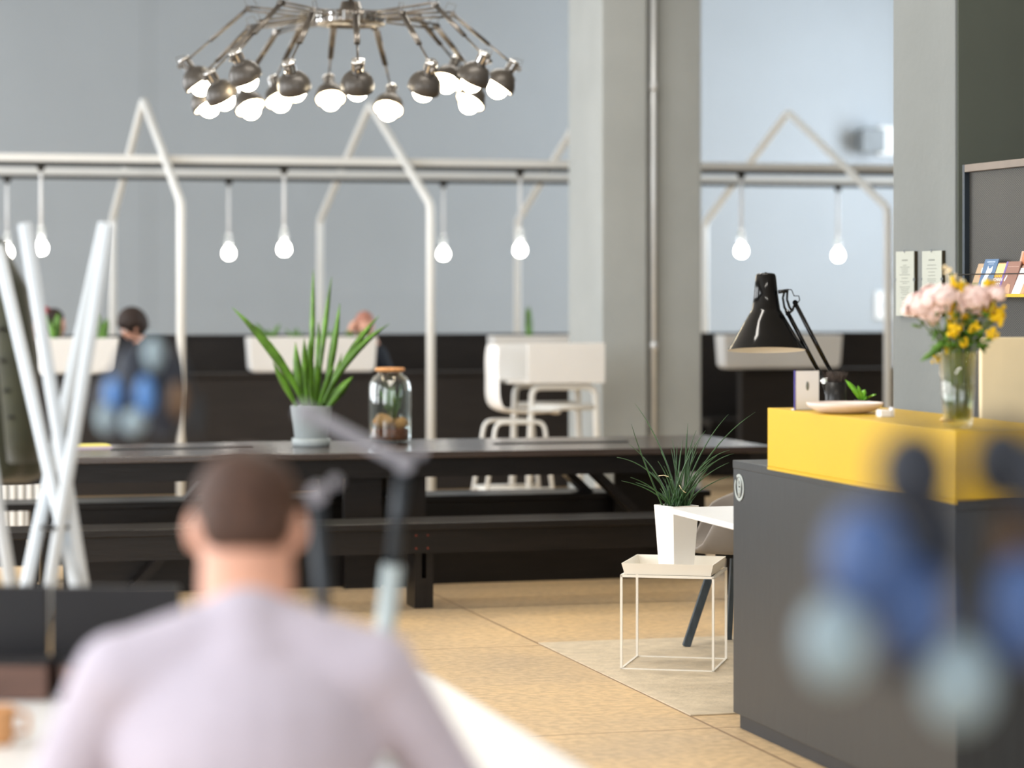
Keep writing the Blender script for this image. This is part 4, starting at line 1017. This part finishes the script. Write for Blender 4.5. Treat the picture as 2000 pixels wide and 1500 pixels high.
# ================================================================== PEOPLE
def capsule(mb, p, q, r0, r1, n=5, seg=14):
    p = Vector(p); q = Vector(q)
    mb.ball(p, r0, seg); mb.ball(q, r1, seg)
    mb.tube([p, q], [r0, r1], seg)
def person(label, loc, rotz, P):
    t = thing('person', label, 'person', loc, rotz)
    L = math.radians(P.get('lean', 8)); vx = P.get('voxel', .007); seat = P['seat']; W = P.get('wide', 1.0)
    hip = Vector((0, 0, seat+.10)); sd = Vector((0, math.sin(L), math.cos(L)))
    waist = hip+sd*.13; chest = hip+sd*.30; shd = hip+sd*.42; neck = hip+sd*.475
    hp = math.radians(P.get('head', 0)); hdn = Vector((0, math.sin(L+hp), math.cos(L+hp)))
    hf = Vector((0, math.cos(L+hp), -math.sin(L+hp)))     # face direction
    hc = neck+hdn*P.get('nl', .19)+hf*.015
    rotL = Matrix.Rotation(-L, 4, 'X'); rotH = Matrix.Rotation(-(L+hp), 4, 'X')
    arms = P['arms']                                        # per side: elbow, wrist (local)
    def torso(mb, g):
        mb.ball(hip, (.165*W+g, .12+g, .12+g), 20, rotL); mb.ball(waist, (.145*W+g, .105+g, .13+g), 20, rotL)
        mb.ball(chest, (.175*W+g, .115+g, .17+g), 20, rotL)
        capsule(mb, shd+Vector((-.175*W, 0, -.005)), shd+Vector((.175*W, 0, -.005)), .056+g, .056+g)
        capsule(mb, shd+Vector((0, 0, -.01)), neck+sd*.01, .085+g, .057+g)
        for s_ in (-1, 1): capsule(mb, shd+Vector((s_*.165*W, 0, .0)), neck+Vector((s_*.03, 0, .0)), .05+g, .045+g)
    def armz(mb, g, to=1.0):
        for s_, (e, w_) in zip((-1, 1), arms):
            S = shd+Vector((s_*.185*W, 0, -.01)); e = Vector(e); w_ = Vector(w_)
            capsule(mb, S, e, .05+g, .04+g); capsule(mb, e, e.lerp(w_, to), .041+g, .028+(1-to)*.012+g)
    def legs(mb, g):
        for s_ in (-1, 1):
            k = Vector((s_*.13, .42, seat+.06)); an = Vector((s_*.14, .40, .09+max(0, seat-.48)*.0))
            capsule(mb, hip+Vector((s_*.09, 0, -.02)), k, .078+g, .056+g); capsule(mb, k, an, .054+g, .036+g)
    body = MB(); torso(body, 0); armz(body, 0); legs(body, 0)
    capsule(body, neck-sd*.03, hc-hdn*.06, P.get('neckr', .054), P.get('neckr', .054)-.002)
    body.ball(hc, (.073, .092, P.get('sk', .108)), 24, rotH)
    body.ball(hc+hf*.028-hdn*.062, (.052, .058, .05), 16, rotH)          # jaw
    body.ball(hc+hf*.092-hdn*.012, (.012, .016, .02), 10, rotH)          # nose
    body.ball(hc+hf*.083-hdn*.050, (.024, .012, .008), 10, rotH)         # lips
    body.ball(hc+hf*.082+hdn*.020, (.045, .010, .010), 10, rotH)         # brow
    for s_ in (-1, 1): body.ball(hc+Vector((s_*.078, -.004, 0))-hdn*.012, (.013, .021, .034), 12, rotH)
    for s_, (e, w_) in zip((-1, 1), arms):                               # hands
        e = Vector(e); w_ = Vector(w_); d = (w_-e).normalized(); dn = Vector((0, 0, -1)); sdv = d.cross(dn)
        if sdv.length < .1: sdv = Vector((1, 0, 0))
        sdv.normalize(); dn = sdv.cross(d) * 1.0
        if dn.z > 0: dn = -dn
        pm = w_+d*.05
        capsule(body, w_, pm, .026, .03); body.ball(pm+d*.012, (.036, .04, .02), 12, d.to_track_quat('Y', 'Z').to_matrix().to_4x4())
        for k, ln in enumerate((.062, .072, .078, .07)):
            o_ = sdv*((k-1.5)*.019); b = pm+d*.035+o_; m1 = b+d*ln*.5+dn*.006; m2 = b+d*ln*.85+dn*(.022+.004*k)
            capsule(body, b, m1, .0095, .009, seg=8); capsule(body, m1, m2, .009, .008, seg=8)
        b = w_+d*.02-sdv*s_*(-.026); m1 = b+sdv*s_*.02+d*.03+dn*.006; m2 = m1+d*.028+dn*.006
        capsule(body, b, m1, .012, .0105, seg=8); capsule(body, m1, m2, .0105, .009, seg=8)
    for s_ in (-1, 1):
        an = Vector((s_*.14, .40, .09)); capsule(body, an, an+Vector((0, .12, -.05)), .035, .03)
    body.build('body', M['skin'], t, remesh=vx, smooth=4)
    sh_ = MB(); torso(sh_, .012); armz(sh_, .010, P.get('sleeve', .92))
    rr = random.Random(1)
    sh_.build('shirt', P['shirt'], t, remesh=vx*1.2, smooth=P.get('shirtsmooth', 8), label=P.get('shirtlabel'))
    tr = MB(); legs(tr, .012); tr.ball(hip-Vector((0, 0, .02)), (.175, .13, .115), 20); tr.build('trousers', M['jeans'], t, remesh=vx*1.4, smooth=6)
    for s_ in (-1, 1):
        a = Vector((s_*.14, .40, .05)); MB().ball(a+Vector((0, .06, -.012)), (.045, .13, .045), 16).ball(a+Vector((0, -.02, .012)), (.04, .055, .05), 16).box(a+Vector((-.043, -.07, -.05)), a+Vector((.043, .18, -.035))).build('shoe', M['shoe'], t, remesh=.008, smooth=3)
        MB().ball(hc+hf*.077+Vector((s_*.031, 0, 0))+hdn*.004, (.013, .013, .010), 10, rotH).build('eye', M['eye'], t)
    hr = MB(); g = P.get('hairvol', .012)
    hr.ball(hc+hdn*.022-hf*.018, (.075+g, .088+g, P.get('hr', .10)+g), 24, rotH)
    if not P.get('short'): hr.ball(hc-hf*.045-hdn*.02, (.066+g, .045+g, P.get('hn', .08)+g), 20, rotH)
    # trim the hair off the face: drop what lies in front of the hairline and below the nape
    bmv = hr.bm; dele = []
    for v in bmv.verts:
        r_v = v.co-hc; f_ = r_v.dot(hf); u_ = r_v.dot(hdn)
        if (f_ > .045 and u_ < .055) or (f_ > -.02 and u_ < -.005 and abs(r_v.x) > .0) or u_ < -.085: 
            v.co = hc+(v.co-hc)*.80
    hr.build('hair', P['hair'], t, remesh=max(vx, .006), smooth=3)
    return t, hc, hf, hdn
def pose(seat, lean=8): return None
# foreground man, seen from behind
mp = PD(482, 3.78, 0)
mt, hc, hf, hdn = person('person in a pale lilac shirt with short brown hair, seen from behind in the foreground', mp, math.radians(-15+6),
    dict(seat=.535, lean=9, head=18, nl=.180, sk=.088, hr=.074, hn=.052, neckr=.070, voxel=.0075, wide=1.04, shirt=M['shirt'], hair=M['hairbrown'], hairvol=.006,
         arms=[((-.30, .12, .80), (-.16, .40, .81)), ((.32, .10, .84), (.16, .40, .81))], shirtlabel='pale lilac shirt'))
st = thing('round_stool', 'dark round stool under the person in the lilac shirt', 'stool', mp)
MB().lathe([(0, .40), (.16, .40), (.17, .41), (.17, .425), (.16, .432), (0, .434)], 32, Matrix.Translation((0, 0, .07))).build('seat', M['blacksatin'], st)
for k_ in range(4):
    a = k_*PI/2+.4; MB().tube([(.1*math.cos(a), .1*math.sin(a), .47), (.16*math.cos(a), .16*math.sin(a), 0)], .014).build('leg', M['blacksatin'], st)
# background people in the booths
def seated(px, py, v, label, face, P):
    # the head is met at column px, row py; the hips follow from the lean
    L = math.radians(P['lean']); A = L+math.radians(P['head']); hy = .475*math.sin(L)+.19*math.sin(A)+.015*math.cos(A); hz = .10+.475*math.cos(L)+.19*math.cos(A)-.015*math.sin(A)
    p = UV(px, v); D = p.dot(Vector((SN, CS, 0))); P['seat'] = H-(py-HZ)*D/F-hz
    off = Matrix.Rotation(face, 3, 'Z') @ Vector((0, hy, 0)); return person(label, (p.x-off.x, p.y-off.y, 0), face, P)
AR = [((-.26, .16, .80), (-.10, .36, .84)), ((.26, .16, .80), (.10, .36, .84))]
seated(258, 638, 21.3, 'person with dark wavy hair in dark clothes, head bowed, right of the leftmost planter', math.radians(100),
    dict(lean=6, head=22, voxel=.012, shirt=M['navy'], hair=M['hairdark'], hairvol=.038, arms=AR))
seated(712, 638, 21.42, 'person with short sandy hair resting head in hand behind the middle planter', math.radians(190),
    dict(lean=6, head=20, voxel=.012, shirt=M['navy'], hair=M['hairpink'], hairvol=.006, short=True, arms=[((-.22, .20, .86), (-.10, .16, 1.16)), ((.22, .20, .86), (.14, .17, 1.22))]))
tp, hc, hf, hdn = seated(106, 634, 21.72, 'person with dark hair pinned with a red scrunchie behind the leftmost planter', math.radians(-80),
    dict(lean=4, head=8, voxel=.012, shirt=M['navy'], hair=M['hairdark'], hairvol=.012, arms=AR))
MB().ball(hc-hf*.09+hdn*.09, .04, 12).build('scrunchie', M['redfabric'], tp, label='red scrunchie')
seated(50, 640, 21.2, 'person facing right at the left edge behind the leftmost planter', math.radians(-80),
    dict(lean=4, head=6, voxel=.012, shirt=M['navy'], hair=M['hairdark'], hairvol=.006, arms=AR))

# ================================================================== FOREGROUND DESK
t = thing('foreground_desk', 'white desk in the near foreground in front of the person in the lilac shirt', 'desk', (.35, 5.15, 0))
MB().box((-1.35, -.80, .715), (1.02, .76, .74)).build('desk_top', M['lacquer'], t, bevel=.003)
for sx in (-1.28, .95):
    for sy in (-.72, .68): MB().box((sx-.025, sy-.025, 0), (sx+.025, sy+.025, .715)).build('leg', M['whitemetal'], t)
def divider(px0, px1, D, label):
    p = PD((px0+px1)/2, D, .7405); w_ = (px1-px0)*D/F/2
    t = thing('desk_divider', label, 'divider', p, math.radians(-15), 'low black dividers on the foreground desk')
    MB().box((-w_, -.012, 0), (w_, .012, .225)).build('felt_board', M['laptop'], t, bevel=.004)
    for sx in (-1, 1): MB().box((sx*(w_-.03)-.015, -.04, 0), (sx*(w_-.03)+.015, .04, .006)).build('foot', M['blacksatin'], t)
    return w_
divider(101, 350, 5.72, 'low black divider on the foreground desk, left of the person in lilac')
divider(-80, 96, 5.74, 'low black divider cut by the left edge on the foreground desk')
for px, w_, l in ((20, .17, 'reddish brown wooden box on the foreground desk at the left edge'), (215, .20, 'reddish brown wooden box on the foreground desk left of the person in lilac')):
    p = PD(px, 5.62, .7405); t = thing('wooden_box', l, 'box', p, math.radians(-15))
    MB().box((-w_/2, -.04, 0), (w_/2, .04, .075)).build('box_body', M['brownwood'], t, bevel=.004)
    MB().box((-w_/2-.003, -.043, .0755), (w_/2+.003, .043, .085)).build('lid', M['laptop'], t, bevel=.002)
p = PD(-8, 5.05, .7405)
t = thing('tan_cup', 'tan cup on the foreground desk at the left edge', 'cup', p)
MB().lathe([(0, 0), (.03, 0), (.034, .01), (.038, .07), (.035, .07), (.031, .012), (0, .008)], 28).build('cup_body', M['cork'], t)
MB().tube(arc([(.035, 0, .06), (.06, 0, .055), (.06, 0, .02), (.034, 0, .02)]), .005, 8).build('handle', M['cork'], t)
# task lamps
def tasklamp(pxj, pyj, D, pxb, label, arm=None, dark=M['lampdark'], kf=.3):
    b = PD(pxb, D, .7405); j = Q(pxj, pyj, D)-b
    t = thing('task_lamp', label, 'lamp', b, group='slim task lamps on the foreground desk')
    MB().lathe([(0, 0), (.07, 0), (.075, .006), (.07, .016), (0, .018)], 32).build('base', M['palegrey'], t)
    lo = Vector((0, 0, .018)); k1 = lo.lerp(j, kf)
    MB().tube([lo, k1], .018, 16).build('lower_sleeve', M['palegrey'], t, label='pale grey sleeve')
    MB().tube([k1, j], .0125, 16).build('post', dark, t)
    MB().tube([j-room(0, .022), j+room(0, .022)], .017, 20).tube([j+room(.03, 0, .02)-room(0, .02), j+room(.03, 0, .02)+room(0, .02)], .010, 16).build('joint', M['lampgrey'], t)
    if arm:
        e = Q(arm[0], arm[1], D)-b
        MB().beam(j, e, .024, .022).build('arm', M['lampgrey'], t)
        hd = (e-j).normalized(); MB().tube([e-hd*.015, e+hd*.01], .014, 16).build('lamp_head', M['lampgrey'], t)
tasklamp(790, 905, 4.75, 722, 'slim task lamp with a grey arm stretching left, beside the person in lilac', (592, 802), kf=.66)
tasklamp(618, 965, 4.45, 652, 'short dark task lamp behind the head of the person in lilac')

# ================================================================== HANGING STAND-INS FOR UNIDENTIFIED BLURRED SHAPES NEAR THE CAMERA
def cluster(px, py, D, label, items):  # hanging ellipsoids standing in for blurred shapes of unknown kind
    c = Q(px, py, D)
    t = thing('hanging_bottle_cluster', label, 'hanging decoration', c, group='bottle clusters hanging near the camera')
    MB().tube([(0, 0, .02), (0, 0, 4.9-c.z)], .0008, 6).build('cord', M['blacksatin'], t)
    kk = {}
    for nm, m, x, y, rx, ry, dd in items:
        q = Q(x, y, D+dd)-c; a = rx*D/F; b = ry*D/F
        MB().ball(q, (a, a, b), 24).build(nm, m, t)
    return t
cluster(290, 700, 4.2, 'out-of-focus dark cluster with pale blue and grey bottles hanging on the left',
    [('cradle', M['darkcradle'], 265, 730, 44, 62, .06), ('cradle', M['darkcradle'], 318, 765, 56, 96, .10), ('cradle', M['darkcradle'], 240, 790, 56, 74, .09), ('bottle', M['greybottle'], 300, 690, 18, 34, -.02),
     ('bottle', M['bluebottle'], 220, 768, 15, 32, -.03), ('bottle', M['bluebottle'], 284, 772, 18, 38, -.03), ('bottle', M['greybottle'], 206, 818, 17, 28, -.05), ('bottle', M['greybottle'], 262, 824, 24, 26, -.05),
     ('leather_pouch', M['brownleather'], 348, 782, 17, 36, -.02), ('strap', M['lampdark'], 384, 812, 11, 46, .0)])
cluster(1785, 960, 2.25, 'out-of-focus dark cluster with blue and grey bottles hanging at lower right',
    [('cradle', M['darkcradle'], 1785, 925, 78, 94, .0), ('cradle', M['darkcradle'], 1815, 1060, 70, 100, .04), ('bottle', M['slatebottle'], 1690, 1090, 78, 104, -.01), ('bottle', M['slatebottle'], 1775, 1190, 74, 100, .01),
     ('bottle', M['greybottle'], 1632, 1255, 66, 90, -.01), ('cradle', M['darkcradle'], 1760, 1290, 40, 50, .04)])
cluster(2010, 960, 2.25, 'out-of-focus cluster with blue and grey bottles cut by the right edge',
    [('cradle', M['darkcradle'], 1958, 905, 70, 88, .05), ('cradle', M['darkcradle'], 2030, 940, 60, 90, .0), ('leather_pouch', M['brownleather'], 1972, 1060, 34, 60, .02), ('bottle', M['slatebottle'], 1998, 1190, 66, 110, .0), ('bottle', M['greybottle'], 1872, 1335, 70, 92, .0), ('cradle', M['darkcradle'], 1935, 1290, 52, 80, .05)])
